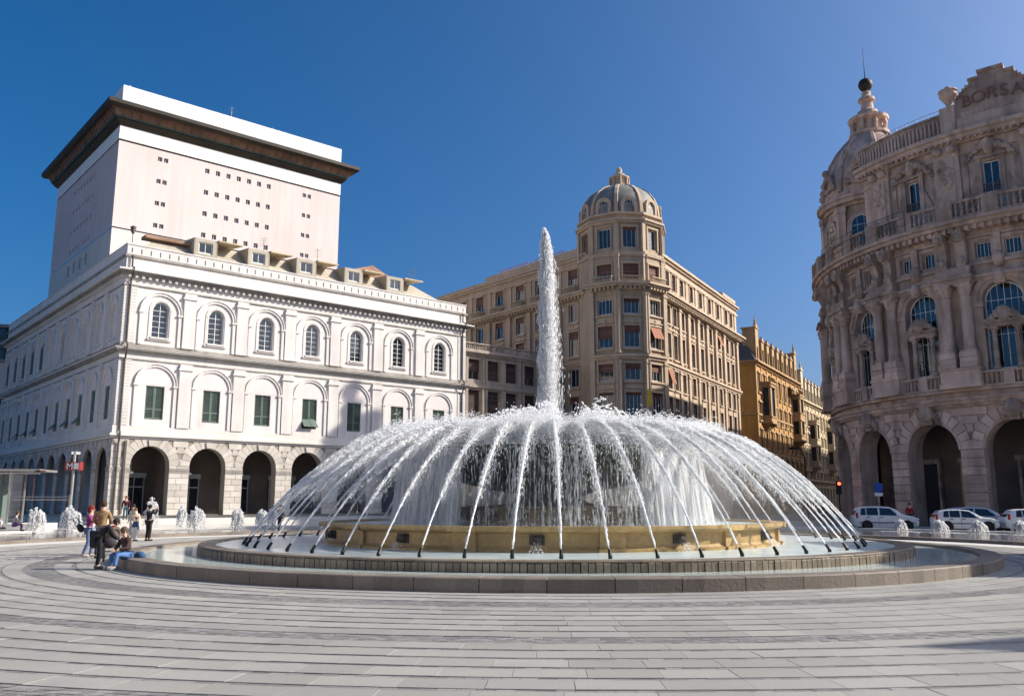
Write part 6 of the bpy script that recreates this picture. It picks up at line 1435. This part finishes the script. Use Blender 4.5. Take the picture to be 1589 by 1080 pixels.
b = MB(); b.box(Frame((x - .18, y - .1), (1, .4)), 0, .5, -.16, 0, 4.95, 5.12); b.tube([(x, y, 4.9), (x + .1, y, 5.0)], .04, 6); b.build('security_camera', M['white'], t)
b = MB(); b.tube([(x, y - .1, 2.35), (x + .02, y - .12, 1.5)], .11, 8); b.build('base_box', M['steel'], t)
t = thing('traffic_light', (29.7, 80.0, 0), 'traffic light showing red at the mouth of the street', 'traffic light'); x, y = 29.5, 79.0
b = MB(); b.tube([(x, y, 0), (x, y, 4.2)], .06, 8); b.build('pole', M['black'], t); b = MB(); b.box(Frame((x - .2, y - .1), (1, 0)), 0, .4, -.3, 0, 2.6, 3.8); b.build('housing', M['black'], t)
for z_, m_ in ((3.55, 'red_light'), (3.2, 'hole'), (2.85, 'hole')): b = MB(); b.lathe((0, 0), [(0, 0), (.14, 0), (.14, .05)], 14); o = b.build('lamp', M[m_], t); o.matrix_basis = Matrix.Translation((x, y - .12, z_)) @ Matrix.Rotation(PI / 2, 4, 'X')
t = thing('road_sign', (27.6, 66.0, 0), 'round blue road sign on a thin pole in front of the first arch', 'sign'); x, y = 27.6, 66.0
b = MB(); b.tube([(x, y, 0), (x, y, 3.4)], .03, 6); b.build('pole', M['steel'], t)
b = MB(); b.lathe((0, 0), [(0, 0), (.36, 0), (.36, .03), (0, .03)], 20); o = b.build('disc', M['blue_sign'], t); o.matrix_basis = Matrix.Translation((x, y - .06, 3.0)) @ Matrix.Rotation(PI / 2, 4, 'X')
b = MB(); b.box(Frame((x - .3, y - .05), (1, 0)), 0, .6, -.02, 0, 2.35, 2.6); b.build('plate', M['white'], t)
t = thing('street_lamp', (26.8, 88, 0), 'dark curved street lamp beside the red traffic light', 'street lamp')
b = MB(); b.tube([(27.6, 82, 0), (27.6, 82, 6), (27.3, 82, 6.8), (26.5, 82, 7.0)], .07, 7); b.build('pole', M['black'], t); b = MB(); b.ball((26.4, 82, 6.9), (.3, .2, .12)); b.build('lamp_head', M['black'], t)
def wire(pts, label): b = MB(); b.tube(pts, .009, 5); o = b.build('overhead_wire', M['wire']); tag(o, label, 'wire', None)
def sag(a, c, d, n=12): return [tuple(Vector(a).lerp(Vector(c), i / n) - Vector((0, 0, d * 4 * (i / n) * (1 - i / n)))) for i in range(n + 1)]
wire(sag((-46, 60, 11.2), K.L.pt(LL - .6, .3, 8.6), .25), 'long pale overhead wire hung across the shaded side of the white palace')
wire(sag((-46, 60, 7.1), K.R.pt(8.5, .1, 6.45), .15), 'lower thin overhead wire crossing the shaded palace arcade')
b = MB(); b.box(Frame((20.6, 66), (1, -.22)), 0, 19, -.12, 0, .0, .14); o = b.build('kerb', M['pale_stone']); o['kind'] = 'structure'
